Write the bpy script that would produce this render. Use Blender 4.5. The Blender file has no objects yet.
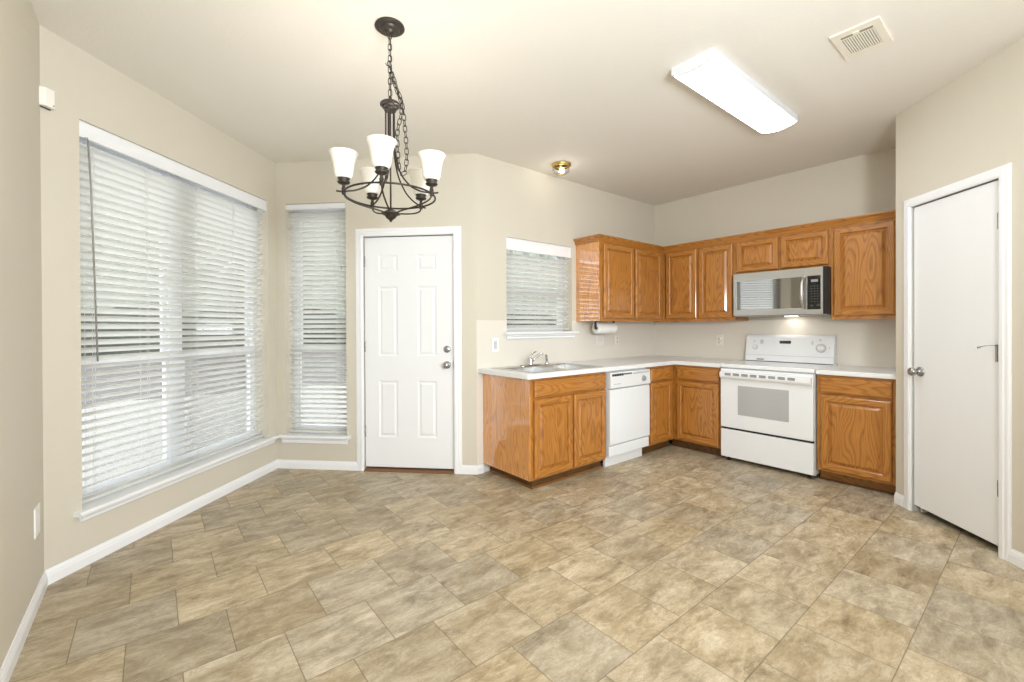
import bpy, bmesh, math, random
from mathutils import Vector, Matrix
random.seed(7)
PI = math.pi
S = math.sqrt(0.5)
sc = bpy.context.scene
col = sc.collection

# ------------------------------------------------------------------ camera, world, light, exposure
CAM = Vector((-4.84673, -3.11588, 1.26314))
th, pit, roll = math.radians(51.22513), math.radians(0.24635), math.radians(-0.24692)
F = Vector((math.cos(th), math.sin(th), 0)); R = Vector((math.sin(th), -math.cos(th), 0)); U = Vector((0, 0, 1))
F2 = F * math.cos(pit) - U * math.sin(pit); U2 = U * math.cos(pit) + F * math.sin(pit)
R3 = R * math.cos(roll) + U2 * math.sin(roll); U3 = U2 * math.cos(roll) - R * math.sin(roll)
cd = bpy.data.cameras.new('camera'); cam = bpy.data.objects.new('camera', cd); col.objects.link(cam)
cd.sensor_fit = 'HORIZONTAL'; cd.sensor_width = 36.0; cd.lens = 441.523 * 36 / 1024
cd.shift_x = (512 - 506.896) / 1024; cd.shift_y = -(341 - 328.839) / 1024; cd.clip_start = 0.05
m4 = Matrix((R3, U3, -F2)).transposed().to_4x4(); m4.translation = CAM
cam.matrix_world = m4
sc.camera = cam

sc.view_settings.view_transform = 'Standard'; sc.view_settings.look = 'None'
sc.view_settings.gamma = 1.0; sc.view_settings.use_curve_mapping = False
sc.view_settings.exposure = 0.2

w = bpy.data.worlds.new('overcast_sky'); sc.world = w; w.use_nodes = True
bg = w.node_tree.nodes['Background']
bg.inputs[0].default_value = (0.88, 0.94, 1.0, 1); bg.inputs[1].default_value = 3.7

def area(name, loc, look, sx, sy, power, color=(1, 1, 1)):
    l = bpy.data.lights.new(name, 'AREA'); l.shape = 'RECTANGLE'; l.size = sx; l.size_y = sy
    l.energy = power; l.color = color
    o = bpy.data.objects.new(name, l); col.objects.link(o); o.location = loc
    o.rotation_euler = (Vector(look) - Vector(loc)).to_track_quat('-Z', 'Y').to_euler()
    return o
def point(name, loc, power, rad, color=(1, 0.93, 0.82)):
    l = bpy.data.lights.new(name, 'POINT'); l.energy = power; l.shadow_soft_size = rad; l.color = color
    o = bpy.data.objects.new(name, l); col.objects.link(o); o.location = loc
    return o
# unseen fill light added behind the camera, at the back wall opening
area('added_back_fill', (-3.4, -6.55, 1.25), (-3.4, -2.0, 1.45), 3.2, 2.3, 28, (0.87, 0.94, 1.0))
# unseen lamp added to brighten the room, bounced off the ceiling
area('added_bounce_fill', (-4.3, -4.0, 1.7), (-3.9, -2.5, 2.75), 0.6, 0.6, 98, (0.86, 0.935, 1.0))

# ------------------------------------------------------------------ plan of the place
H = 2.7508
K = Vector((0, 0, 0)); LS = 2.6778; LD = 1.8296; LL = 1.8329
C1 = Vector((-LS, 0, 0)); C2 = C1 + LD * Vector((-S, S, 0)); C3 = C2 + LL * Vector((-S, -S, 0))
PC = Vector((-0.7228, -2.3999, 0))
WT = 0.20
# local frames: +x to the right as seen from the room, +y into the wall, -y to the room
FR = {'sink': (K, 0.0), 'stove': (K, -PI / 2), 'door': (C2, -PI / 4), 'left': (C3, PI / 4),
      'side': (C3, PI / 2), 'pantry': (PC, -3 * PI / 4), 'return': (Vector((0, PC.y, 0)), PI)}
def to_world(fr, p):
    o, a = FR[fr]; return o + Matrix.Rotation(a, 3, 'Z') @ Vector(p)

# ------------------------------------------------------------------ mesh builder
class MB:
    def __init__(s): s.bm = bmesh.new()
    def face(s, vs, m=0, smooth=False):
        try:
            f = s.bm.faces.new(vs); f.material_index = m; f.smooth = smooth; return f
        except ValueError: return None
    def box(s, x0, x1, y0, y1, z0, z1, m=0, bev=0.0, seg=1):
        vs = [s.bm.verts.new((x, y, z)) for z in (z0, z1) for y in (y0, y1) for x in (x0, x1)]
        fs = [s.face([vs[i] for i in q], m) for q in ((0, 2, 3, 1), (4, 5, 7, 6), (0, 1, 5, 4), (2, 6, 7, 3), (0, 4, 6, 2), (1, 3, 7, 5))]
        if bev:
            es = list({e for f in fs for e in f.edges})
            r = bmesh.ops.bevel(s.bm, geom=es, offset=bev, segments=seg, profile=0.5, affect='EDGES')
            for f in r['faces']: f.material_index = m
        return s
    def lathe(s, prof, c=(0, 0, 0), axis='z', seg=24, m=0, cap0=False, cap1=False, smooth=True, mat=None):
        def P(r, z, a):
            x, y = r * math.cos(a), r * math.sin(a)
            v = Vector((x, y, z)) if axis == 'z' else (Vector((z, x, y)) if axis == 'x' else Vector((x, z, y)))
            if mat is not None: v = mat @ v
            return v + Vector(c)
        rings = [[s.bm.verts.new(P(max(r, 1e-4), z, 2 * PI * k / seg)) for k in range(seg)] for r, z in prof]
        for a, b in zip(rings, rings[1:]):
            for k in range(seg): s.face([a[k], a[(k + 1) % seg], b[(k + 1) % seg], b[k]], m, smooth)
        if cap0: s.face(rings[0][::-1], m)
        if cap1: s.face(rings[-1], m)
        return s
    def tube(s, pts, r, seg=8, m=0, closed=False, caps=True):
        pts = [Vector(p) for p in pts]; n = len(pts)
        rr = r if isinstance(r, (list, tuple)) else [r] * n
        T = []
        for i in range(n):
            a = pts[(i - 1) % n] if (closed or i > 0) else pts[i]
            b = pts[(i + 1) % n] if (closed or i < n - 1) else pts[i]
            T.append((b - a).normalized())
        N = T[0].orthogonal().normalized(); rings = []
        for i in range(n):
            N = (N - T[i] * N.dot(T[i]))
            N = N.normalized() if N.length > 1e-6 else T[i].orthogonal().normalized()
            B = T[i].cross(N)
            rings.append([s.bm.verts.new(pts[i] + (N * math.cos(2 * PI * k / seg) + B * math.sin(2 * PI * k / seg)) * rr[i]) for k in range(seg)])
        for i in range(n if closed else n - 1):
            a, b = rings[i], rings[(i + 1) % n]
            off = 0
            if closed and i == n - 1:
                off = min(range(seg), key=lambda q: (a[0].co - b[q].co).length)
            for k in range(seg): s.face([a[k], a[(k + 1) % seg], b[(k + 1 + off) % seg], b[(k + off) % seg]], m, True)
        if caps and not closed: s.face(rings[0][::-1], m); s.face(rings[-1], m)
        return s
    def sweep(s, path, prof, m=0, up=Vector((0, 0, 1))):
        """prof = closed list of (outward, z); path = xy polyline, outward = to the right of travel"""
        path = [Vector((p[0], p[1], 0)) for p in path]; rings = []
        for i, p in enumerate(path):
            d0 = (path[i] - path[i - 1]).normalized() if i > 0 else None
            d1 = (path[i + 1] - path[i]).normalized() if i < len(path) - 1 else None
            n0 = Vector((d0.y, -d0.x, 0)) if d0 else None; n1 = Vector((d1.y, -d1.x, 0)) if d1 else None
            if n0 and n1:
                b = (n0 + n1).normalized(); b = b / max(0.2, b.dot(n0))
            else: b = n0 or n1
            rings.append([s.bm.verts.new(p + b * q[0] + up * q[1]) for q in prof])
        for a, b in zip(rings, rings[1:]):
            for k in range(len(prof)):
                s.face([a[k], b[k], b[(k + 1) % len(prof)], a[(k + 1) % len(prof)]], m)
        s.face(rings[0], m); s.face(rings[-1][::-1], m)
        return s
    def prism(s, poly, z0, z1, m=0, f=None):
        """poly extruded; f maps (a, b, t) to xyz (default xy + z)"""
        f = f or (lambda a, b, t: (a, b, t))
        A = [s.bm.verts.new(f(a, b, z0)) for a, b in poly]; B = [s.bm.verts.new(f(a, b, z1)) for a, b in poly]
        n = len(poly)
        for k in range(n): s.face([A[k], A[(k + 1) % n], B[(k + 1) % n], B[k]], m)
        s.face(A[::-1], m); s.face(B, m)
        return s
    def cells(s, xs, ys, keep, z0, z1, m=0):
        V = {}
        def v(i, j, k):
            if (i, j, k) not in V: V[(i, j, k)] = s.bm.verts.new((xs[i], ys[j], (z0, z1)[k]))
            return V[(i, j, k)]
        nx, ny = len(xs) - 1, len(ys) - 1
        kp = lambda i, j: 0 <= i < nx and 0 <= j < ny and keep(i, j)
        for i in range(nx):
            for j in range(ny):
                if not kp(i, j): continue
                s.face([v(i, j, 1), v(i + 1, j, 1), v(i + 1, j + 1, 1), v(i, j + 1, 1)], m)
                s.face([v(i, j + 1, 0), v(i + 1, j + 1, 0), v(i + 1, j, 0), v(i, j, 0)], m)
                if not kp(i - 1, j): s.face([v(i, j, 0), v(i, j, 1), v(i, j + 1, 1), v(i, j + 1, 0)], m)
                if not kp(i + 1, j): s.face([v(i + 1, j + 1, 0), v(i + 1, j + 1, 1), v(i + 1, j, 1), v(i + 1, j, 0)], m)
                if not kp(i, j - 1): s.face([v(i + 1, j, 0), v(i + 1, j, 1), v(i, j, 1), v(i, j, 0)], m)
                if not kp(i, j + 1): s.face([v(i, j + 1, 0), v(i, j + 1, 1), v(i + 1, j + 1, 1), v(i + 1, j + 1, 0)], m)
        return s
    def rings(s, x0, x1, z0, z1, y, rg, mh=None, center=True):
        """concentric rectangles facing -y; rg = [(inset, rise towards the room, material)]; top/bottom faces take mh[material]"""
        Rg = []
        for ins, d, m in rg:
            Rg.append([s.bm.verts.new(p) for p in ((x0 + ins, y - d, z0 + ins), (x1 - ins, y - d, z0 + ins), (x1 - ins, y - d, z1 - ins), (x0 + ins, y - d, z1 - ins))])
        for (a, b, q) in zip(Rg, Rg[1:], rg[1:]):
            for k in range(4):
                mm = q[2]
                if mh and k in (0, 2): mm = mh.get(mm, mm)
                s.face([a[k], a[(k + 1) % 4], b[(k + 1) % 4], b[k]], mm)
        if center: s.face(Rg[-1], rg[-1][2])
        return Rg
    def build(s, name, mats, parent=None, loc=None, rot=None, normals=True):
        if normals: bmesh.ops.recalc_face_normals(s.bm, faces=s.bm.faces[:])
        me = bpy.data.meshes.new(name); s.bm.to_mesh(me); s.bm.free()
        for m in (mats if isinstance(mats, (list, tuple)) else [mats]): me.materials.append(m)
        o = bpy.data.objects.new(name, me); col.objects.link(o)
        if parent is not None: o.parent = parent
        if loc is not None: o.location = loc
        if rot is not None: o.rotation_euler = (0, 0, rot)
        return o

def thing(name, label, cat, fr=None, p=(0, 0, 0), group=None, rot=0.0):
    o = bpy.data.objects.new(name, None); col.objects.link(o); o.empty_display_size = 0.1
    if fr: o.location = to_world(fr, p); o.rotation_euler = (0, 0, FR[fr][1] + rot)
    else: o.location = p; o.rotation_euler = (0, 0, rot)
    o['label'] = label; o['category'] = cat
    if group: o['group'] = group
    return o
def tag(o, label, cat, group=None, kind=None):
    o['label'] = label; o['category'] = cat
    if group: o['group'] = group
    if kind: o['kind'] = kind
    return o
def struct(o, label, cat):
    o['kind'] = 'structure'; o['label'] = label; o['category'] = cat; return o
def struct_empty(name, label, cat, fr, p=(0, 0, 0)):
    o = thing(name, label, cat, fr, p); o['kind'] = 'structure'; return o
def framed(o, fr, p=(0, 0, 0)):
    o.location = to_world(fr, p); o.rotation_euler = (0, 0, FR[fr][1]); return o
def copy_tree(src, parent=None):
    c = src.copy(); col.objects.link(c)
    if parent is not None: c.parent = parent
    for ch in list(src.children): copy_tree(ch, c)
    return c

# ------------------------------------------------------------------ materials
def lin(c):
    return tuple(((v / 255) / 12.92 if v / 255 <= 0.04045 else ((v / 255 + 0.055) / 1.055) ** 2.4) for v in c) + (1,)
class NT:
    def __init__(s, name):
        s.mat = bpy.data.materials.new(name); s.mat.use_nodes = True; s.t = s.mat.node_tree
        s.b = s.t.nodes['Principled BSDF']
    def n(s, typ, **kw):
        o = s.t.nodes.new(typ)
        for k, v in kw.items(): setattr(o, k, v)
        return o
    def l(s, a, b): s.t.links.new(a, b)
    def val(s, sock, v):
        if hasattr(v, 'is_output') or hasattr(v, 'links'): s.l(v, sock)
        else: sock.default_value = v
    def math(s, op, a, b=None, c=None):
        o = s.n('ShaderNodeMath', operation=op); s.val(o.inputs[0], a)
        if b is not None: s.val(o.inputs[1], b)
        if c is not None: s.val(o.inputs[2], c)
        return o.outputs[0]
    def mix(s, f, a, b, typ='MIX'):
        o = s.n('ShaderNodeMix', data_type='RGBA', blend_type=typ)
        s.val(o.inputs[0], f); s.val(o.inputs[6], a); s.val(o.inputs[7], b)
        return o.outputs[2]
    def coords(s, kind='Object'):
        return s.n('ShaderNodeTexCoord').outputs[kind]
    def noise(s, vec, scale, detail=4, rough=0.5, dist=0.0):
        o = s.n('ShaderNodeTexNoise'); s.l(vec, o.inputs['Vector'])
        o.inputs['Scale'].default_value = scale; o.inputs['Detail'].default_value = detail
        o.inputs['Roughness'].default_value = rough; o.inputs['Distortion'].default_value = dist
        return o
    def ramp(s, f, stops):
        o = s.n('ShaderNodeValToRGB'); s.l(f, o.inputs[0]); cr = o.color_ramp
        while len(cr.elements) < len(stops): cr.elements.new(0.5)
        for e, (p, c) in zip(cr.elements, stops): e.position = p; e.color = c
        return o.outputs[0]
    def bump(s, h, strength, dist=0.002):
        o = s.n('ShaderNodeBump'); o.inputs['Strength'].default_value = strength; o.inputs['Distance'].default_value = dist
        s.l(h, o.inputs['Height']); s.l(o.outputs[0], s.b.inputs['Normal'])

def mat(name, c, rough=0.5, metal=0.0, spec=0.5, noise=None, bump=None, coat=0.0):
    t = NT(name); c = lin(c)
    t.b.inputs['Base Color'].default_value = c; t.b.inputs['Roughness'].default_value = rough
    t.b.inputs['Metallic'].default_value = metal; t.b.inputs['Specular IOR Level'].default_value = spec
    t.b.inputs['Coat Weight'].default_value = coat
    v = t.coords()
    if noise:
        nz = t.noise(v, noise[0], 3)
        k = noise[1]
        t.l(t.mix(nz.outputs[0], tuple(x * (1 - k) for x in c[:3]) + (1,), tuple(min(1, x * (1 + k)) for x in c[:3]) + (1,)), t.b.inputs['Base Color'])
    if bump:
        nz = t.noise(v, bump[0], 3, 0.6); t.bump(nz.outputs[0], bump[1], bump[2] if len(bump) > 2 else 0.002)
    return t.mat

def make_wall_paint():
    t = NT('beige_wall_paint'); v = t.coords()
    c = lin((212, 204, 188))
    nz = t.noise(v, 1.3, 2)
    t.l(t.mix(nz.outputs[0], tuple(x * 0.975 for x in c[:3]) + (1,), tuple(min(1, x * 1.025) for x in c[:3]) + (1,)), t.b.inputs['Base Color'])
    t.b.inputs['Roughness'].default_value = 0.55; t.b.inputs['Specular IOR Level'].default_value = 0.3
    a = t.noise(v, 95, 3, 0.6); t.bump(a.outputs[0], 0.35, 0.003)
    return t.mat
def make_splash_paint():
    t = NT('cream_semi_gloss_paint'); v = t.coords()
    t.b.inputs['Base Color'].default_value = lin((226, 219, 207)); t.b.inputs['Roughness'].default_value = 0.35
    a = t.noise(v, 95, 3, 0.6); t.bump(a.outputs[0], 0.25, 0.002)
    return t.mat
def make_floor():
    t = NT('slate_look_vinyl_tile'); v = t.coords()
    sp = t.n('ShaderNodeSeparateXYZ'); t.l(v, sp.inputs[0]); X, Y = sp.outputs[0], sp.outputs[1]
    TW, TH = 0.3405, 0.3283
    vv = t.math('DIVIDE', t.math('ADD', Y, 0.453), TH)
    row = t.math('FLOOR', vv)
    par = t.math('FLOORED_MODULO', row, 2.0)
    uu = t.math('ADD', t.math('DIVIDE', t.math('ADD', X, 3.064), TW), t.math('MULTIPLY', t.math('SUBTRACT', 1.0, par), 0.5))
    cl = t.math('FLOOR', uu)
    fu = t.math('SUBTRACT', uu, cl); fv = t.math('SUBTRACT', vv, row)
    du = t.math('MULTIPLY', t.math('MINIMUM', fu, t.math('SUBTRACT', 1.0, fu)), TW)
    dv = t.math('MULTIPLY', t.math('MINIMUM', fv, t.math('SUBTRACT', 1.0, fv)), TH)
    d = t.math('MINIMUM', du, dv)
    cid = t.n('ShaderNodeCombineXYZ'); t.l(cl, cid.inputs[0]); t.l(row, cid.inputs[1])
    wn = t.n('ShaderNodeTexWhiteNoise', noise_dimensions='3D'); t.l(cid.outputs[0], wn.inputs['Vector'])
    ws = t.n('ShaderNodeSeparateColor'); t.l(wn.outputs['Color'], ws.inputs[0])
    r1, r2, r3 = ws.outputs[0], ws.outputs[1], ws.outputs[2]
    # texture coordinates jump per tile
    cc = t.n('ShaderNodeCombineXYZ')
    t.l(t.math('ADD', t.math('MULTIPLY', X, 1.0), t.math('MULTIPLY', r1, 31.0)), cc.inputs[0])
    t.l(t.math('ADD', t.math('MULTIPLY', Y, 1.0), t.math('MULTIPLY', r2, 27.0)), cc.inputs[1])
    t.l(t.math('MULTIPLY', r3, 9.0), cc.inputs[2])
    st = t.n('ShaderNodeMapping'); t.l(cc.outputs[0], st.inputs[0]); st.inputs['Scale'].default_value = (1.0, 2.6, 1.0)
    st.inputs['Rotation'].default_value = (0, 0, 1.15)
    big = t.noise(st.outputs[0], 4.4, 12, 0.74, 0.45)
    fine = t.noise(cc.outputs[0], 34, 8, 0.8, 0.5)
    vein = t.noise(st.outputs[0], 8.5, 8, 0.72, 0.9)
    warm = t.ramp(big.outputs[0], [(0.32, lin((128, 109, 80))), (0.43, lin((166, 147, 115))), (0.53, lin((190, 171, 139))), (0.66, lin((212, 198, 170)))])
    cool = t.ramp(big.outputs[0], [(0.32, lin((126, 114, 95))), (0.43, lin((162, 149, 127))), (0.53, lin((184, 171, 148))), (0.66, lin((208, 197, 176)))])
    base = t.mix(r1, warm, cool)
    patch = t.noise(cc.outputs[0], 5.5, 5, 0.6, 0.4)
    base = t.mix(t.math('MULTIPLY', t.ramp(patch.outputs[0], [(0.50, (0, 0, 0, 1)), (0.66, (1, 1, 1, 1))]), 0.45), base, lin((160, 140, 106)))
    spots = t.ramp(fine.outputs[0], [(0.32, (0.66, 0.62, 0.55, 1)), (0.46, (1, 1, 1, 1)), (0.68, (1.0, 1.0, 1.0, 1))])
    base = t.mix(0.8, base, spots, 'MULTIPLY')
    lite = t.ramp(vein.outputs[0], [(0.54, (0, 0, 0, 1)), (0.68, (1, 1, 1, 1))])
    base = t.mix(t.math('MULTIPLY', lite, 0.5), base, lin((218, 206, 182)))
    crk = t.noise(st.outputs[0], 5.0, 9, 0.78, 0.8)
    cw = t.math('ABSOLUTE', t.math('SUBTRACT', crk.outputs[0], 0.5))
    cm = t.ramp(cw, [(0.0, (1, 1, 1, 1)), (0.022, (0, 0, 0, 1))])
    base = t.mix(t.math('MULTIPLY', cm, 0.35), base, lin((112, 94, 66)))
    tone = t.math('ADD', 0.84, t.math('MULTIPLY', r2, 0.28))
    tv = t.n('ShaderNodeCombineColor'); [t.l(tone, tv.inputs[i]) for i in range(3)]
    base = t.mix(1.0, base, tv.outputs[0], 'MULTIPLY')
    jm = t.math('MULTIPLY', t.math('SUBTRACT', 1.0, t.math('MINIMUM', t.math('DIVIDE', d, 0.0028), 1.0)), 0.85)
    base = t.mix(jm, base, lin((92, 78, 56)))
    t.l(base, t.b.inputs['Base Color'])
    t.b.inputs['Roughness'].default_value = 0.42; t.b.inputs['Specular IOR Level'].default_value = 0.45
    hh = t.math('ADD', t.math('MULTIPLY', fine.outputs[0], 0.35), t.math('MINIMUM', t.math('DIVIDE', d, 0.003), 1.0))
    t.bump(hh, 0.35, 0.0015)
    return t.mat
def make_oak(name, horizontal=False, tone=1.0, coat=0.5, rough=0.38):
    t = NT(name); v = t.coords()
    sp = t.n('ShaderNodeSeparateXYZ'); t.l(v, sp.inputs[0])
    a = t.math('ADD', sp.outputs[0], sp.outputs[1]); b = sp.outputs[2]
    if horizontal: a, b = b, a
    oi = t.n('ShaderNodeObjectInfo').outputs['Random']
    cc = t.n('ShaderNodeCombineXYZ')
    t.l(t.math('ADD', a, t.math('MULTIPLY', oi, 23.0)), cc.inputs[0]); t.l(t.math('MULTIPLY', oi, 7.0), cc.inputs[1]); t.l(b, cc.inputs[2])
    m1 = t.n('ShaderNodeMapping'); t.l(cc.outputs[0], m1.inputs[0]); m1.inputs['Scale'].default_value = (1, 1, 0.16)
    warp = t.noise(m1.outputs[0], 5.0, 2, 0.5)
    ring = t.math('FRACT', t.math('MULTIPLY', t.math('ADD', t.math('MULTIPLY', warp.outputs[0], 1.0), t.math('MULTIPLY', a, 0.55)), 26.0))
    ringv = t.ramp(ring, [(0.0, (0.0, 0, 0, 1)), (0.25, (0.75, 0.75, 0.75, 1)), (0.7, (1, 1, 1, 1)), (1.0, (0.0, 0.0, 0.0, 1))])
    m2 = t.n('ShaderNodeMapping'); t.l(cc.outputs[0], m2.inputs[0]); m2.inputs['Scale'].default_value = (1, 1, 0.03)
    pore = t.noise(m2.outputs[0], 260, 3, 0.6)
    broad = t.noise(m1.outputs[0], 9, 3, 0.5)
    T = lambda c: lin(tuple(min(255, x * tone) for x in c))
    cl = t.mix(ringv, T((148, 92, 33)), T((193, 130, 55)))
    cl = t.mix(t.math('MULTIPLY', broad.outputs[0], 0.55), cl, T((172, 110, 42)))
    pr = t.ramp(pore.outputs[0], [(0.34, (0.66, 0.58, 0.48, 1)), (0.5, (1, 1, 1, 1))])
    cl = t.mix(0.7, cl, pr, 'MULTIPLY')
    t.l(cl, t.b.inputs['Base Color'])
    t.b.inputs['Roughness'].default_value = rough
    t.b.inputs['Coat Weight'].default_value = coat; t.b.inputs['Coat Roughness'].default_value = 0.12
    t.bump(pore.outputs[0], 0.12, 0.0006)
    return t.mat
def make_steel():
    t = NT('brushed_steel'); v = t.coords()
    mp = t.n('ShaderNodeMapping'); t.l(v, mp.inputs[0]); mp.inputs['Scale'].default_value = (2, 2, 220)
    nz = t.noise(mp.outputs[0], 3, 3)
    t.l(t.mix(nz.outputs[0], lin((176, 176, 174)), lin((214, 213, 209))), t.b.inputs['Base Color'])
    t.b.inputs['Metallic'].default_value = 1.0; t.b.inputs['Roughness'].default_value = 0.32
    return t.mat
def make_glass(name, tint=(1, 1, 1, 1), refl=0.08, rough=0.02):
    t = NT(name); t.t.nodes.remove(t.b)
    o = t.t.nodes['Material Output']
    tr = t.n('ShaderNodeBsdfTransparent'); tr.inputs[0].default_value = tint
    gl = t.n('ShaderNodeBsdfGlossy'); gl.inputs['Roughness'].default_value = rough
    lw = t.n('ShaderNodeLayerWeight'); lw.inputs[0].default_value = 0.25
    nz = t.noise(t.coords(), 4, 2)
    f = t.math('ADD', t.math('MULTIPLY', lw.outputs['Fresnel'], 0.6), t.math('MULTIPLY', nz.outputs[0], refl * 0.4))
    mx = t.n('ShaderNodeMixShader'); t.l(f, mx.inputs[0]); t.l(tr.outputs[0], mx.inputs[1]); t.l(gl.outputs[0], mx.inputs[2])
    t.l(mx.outputs[0], o.inputs['Surface'])
    return t.mat
def make_lit(name, c, strength, trans=0.0):
    t = NT(name)
    t.b.inputs['Base Color'].default_value = lin((245, 240, 230)); t.b.inputs['Roughness'].default_value = 0.4
    nz = t.noise(t.coords(), 6, 2)
    t.l(t.mix(nz.outputs[0], tuple(x * 0.97 for x in lin(c)[:3]) + (1,), lin(c)), t.b.inputs['Emission Color'])
    t.b.inputs['Emission Strength'].default_value = strength
    return t.mat
def make_slat():
    t = NT('white_blind_slat')
    o = t.t.nodes['Material Output']
    t.b.inputs['Base Color'].default_value = lin((240, 239, 235)); t.b.inputs['Roughness'].default_value = 0.4
    tl = t.n('ShaderNodeBsdfTranslucent'); nz = t.noise(t.coords(), 30, 2)
    t.l(t.mix(nz.outputs[0], lin((236, 236, 232)), lin((244, 243, 240))), tl.inputs[0])
    mx = t.n('ShaderNodeMixShader'); mx.inputs[0].default_value = 0.5
    t.l(t.b.outputs[0], mx.inputs[1]); t.l(tl.outputs[0], mx.inputs[2]); t.l(mx.outputs[0], o.inputs['Surface'])
    return t.mat

WALL = make_wall_paint(); SPLASH = make_splash_paint(); FLOOR = make_floor()
CEIL = mat('cream_ceiling_paint', (236, 231, 222), 0.7, spec=0.2, bump=(70, 0.4, 0.003))
TRIM = mat('white_trim_paint', (240, 240, 241), 0.35, noise=(3, 0.01))
DOORW = mat('white_door_paint', (238, 238, 238), 0.4, noise=(2, 0.01))
VINYL = mat('white_vinyl_frame', (232, 234, 238), 0.4, noise=(3, 0.02))
OAKV = make_oak('oak_upright_grain'); OAKH = make_oak('oak_level_grain', True)
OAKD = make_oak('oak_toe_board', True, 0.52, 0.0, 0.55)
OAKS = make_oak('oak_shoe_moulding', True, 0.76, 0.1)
OAKE = make_oak('oak_end_lit_tone', False, 1.24, 1.0, 0.3)  # lighter oak copy: window light on the end panels put into the tone
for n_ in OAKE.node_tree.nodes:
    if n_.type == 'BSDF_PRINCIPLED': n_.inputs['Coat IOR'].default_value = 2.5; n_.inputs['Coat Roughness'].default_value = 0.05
OAK = [OAKV, OAKH]
COUNTER = mat('white_laminate', (236, 236, 235), 0.3, noise=(40, 0.02))
APPL = mat('white_enamel', (236, 237, 238), 0.22, noise=(2, 0.008), coat=0.2)
APPL2 = mat('white_appliance_plastic', (230, 230, 229), 0.4, noise=(3, 0.01))
GREYP = mat('grey_plastic', (150, 150, 150), 0.45, noise=(12, 0.04))
LIGHTGREY = mat('pale_grey_print', (196, 196, 195), 0.5, noise=(12, 0.03))
BLACKP = mat('black_plastic', (22, 22, 23), 0.35, noise=(14, 0.08))
BLACKG = mat('black_glass', (14, 14, 15), 0.06, noise=(6, 0.05), coat=0.5)
MIRG = mat('mirror_tinted_glass', (158, 156, 152), 0.03, 1.0, noise=(6, 0.03))
OVENG = mat('grey_oven_glass', (180, 180, 180), 0.12, noise=(5, 0.05), coat=0.4)
STEEL = make_steel()
SINKST = mat('satin_sink_steel', (206, 206, 204), 0.3, 1.0, noise=(9, 0.06))
CHROME = mat('polished_chrome', (205, 205, 205), 0.12, 1.0, noise=(5, 0.03))
NICKEL = mat('satin_nickel', (172, 172, 172), 0.25, 1.0, noise=(8, 0.04))
BRONZE = mat('dark_bronze', (62, 56, 50), 0.42, 0.5, noise=(25, 0.15))
BRASS = mat('polished_brass', (208, 178, 104), 0.28, 1.0, noise=(10, 0.06))
PAPER = mat('white_paper', (240, 238, 234), 0.85, noise=(60, 0.03), bump=(140, 0.3, 0.001))
PLATE = mat('white_wall_plate', (242, 242, 240), 0.4, noise=(6, 0.01))
PLATEB = mat('ivory_wall_plate', (236, 231, 221), 0.4, noise=(6, 0.01))
SENSOR = mat('ivory_sensor_plastic', (240, 235, 225), 0.45, noise=(8, 0.02))
DARK = mat('dark_slot', (40, 38, 36), 0.8, noise=(10, 0.1))
THRESH = mat('brown_threshold', (120, 84, 56), 0.5, noise=(30, 0.15))
VENTM = mat('cream_vent_metal', (236, 229, 214), 0.5, noise=(6, 0.01))
SLAT = make_slat()
CORD = mat('white_cord', (226, 226, 224), 0.8, noise=(80, 0.03))
WAND = mat('smoky_wand_plastic', (146, 143, 138), 0.25, noise=(20, 0.05))
PANE = make_glass('window_glass')
DOME = make_glass('clear_dome_glass', (0.98, 0.98, 0.98, 1), 0.25, 0.05)
SHADE = make_lit('lit_white_glass_shade', (255, 247, 236), 0.08)
FROST = mat('frosted_bulb_glass', (250, 246, 238), 0.4, noise=(9, 0.02))
DIFF = make_lit('lit_acrylic_diffuser', (240, 248, 255), 15)
BULB = make_lit('lit_bulb', (255, 250, 243), 45)
LENS = make_lit('lit_task_lens', (255, 248, 238), 16)
FIXW = mat('white_fixture_metal', (216, 217, 219), 0.45, noise=(3, 0.01))
GROUND = mat('pale_concrete', (134, 131, 125), 0.9, noise=(1.5, 0.08), bump=(60, 0.4, 0.004))
LAWN = mat('dry_lawn', (86, 83, 80), 0.95, noise=(20, 0.2))
LEAF = mat('dark_hedge_leaf', (52, 58, 46), 0.8, noise=(6, 0.35))
TREES = mat('grey_green_leaf', (138, 141, 128), 0.85, noise=(2, 0.3))

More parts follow.
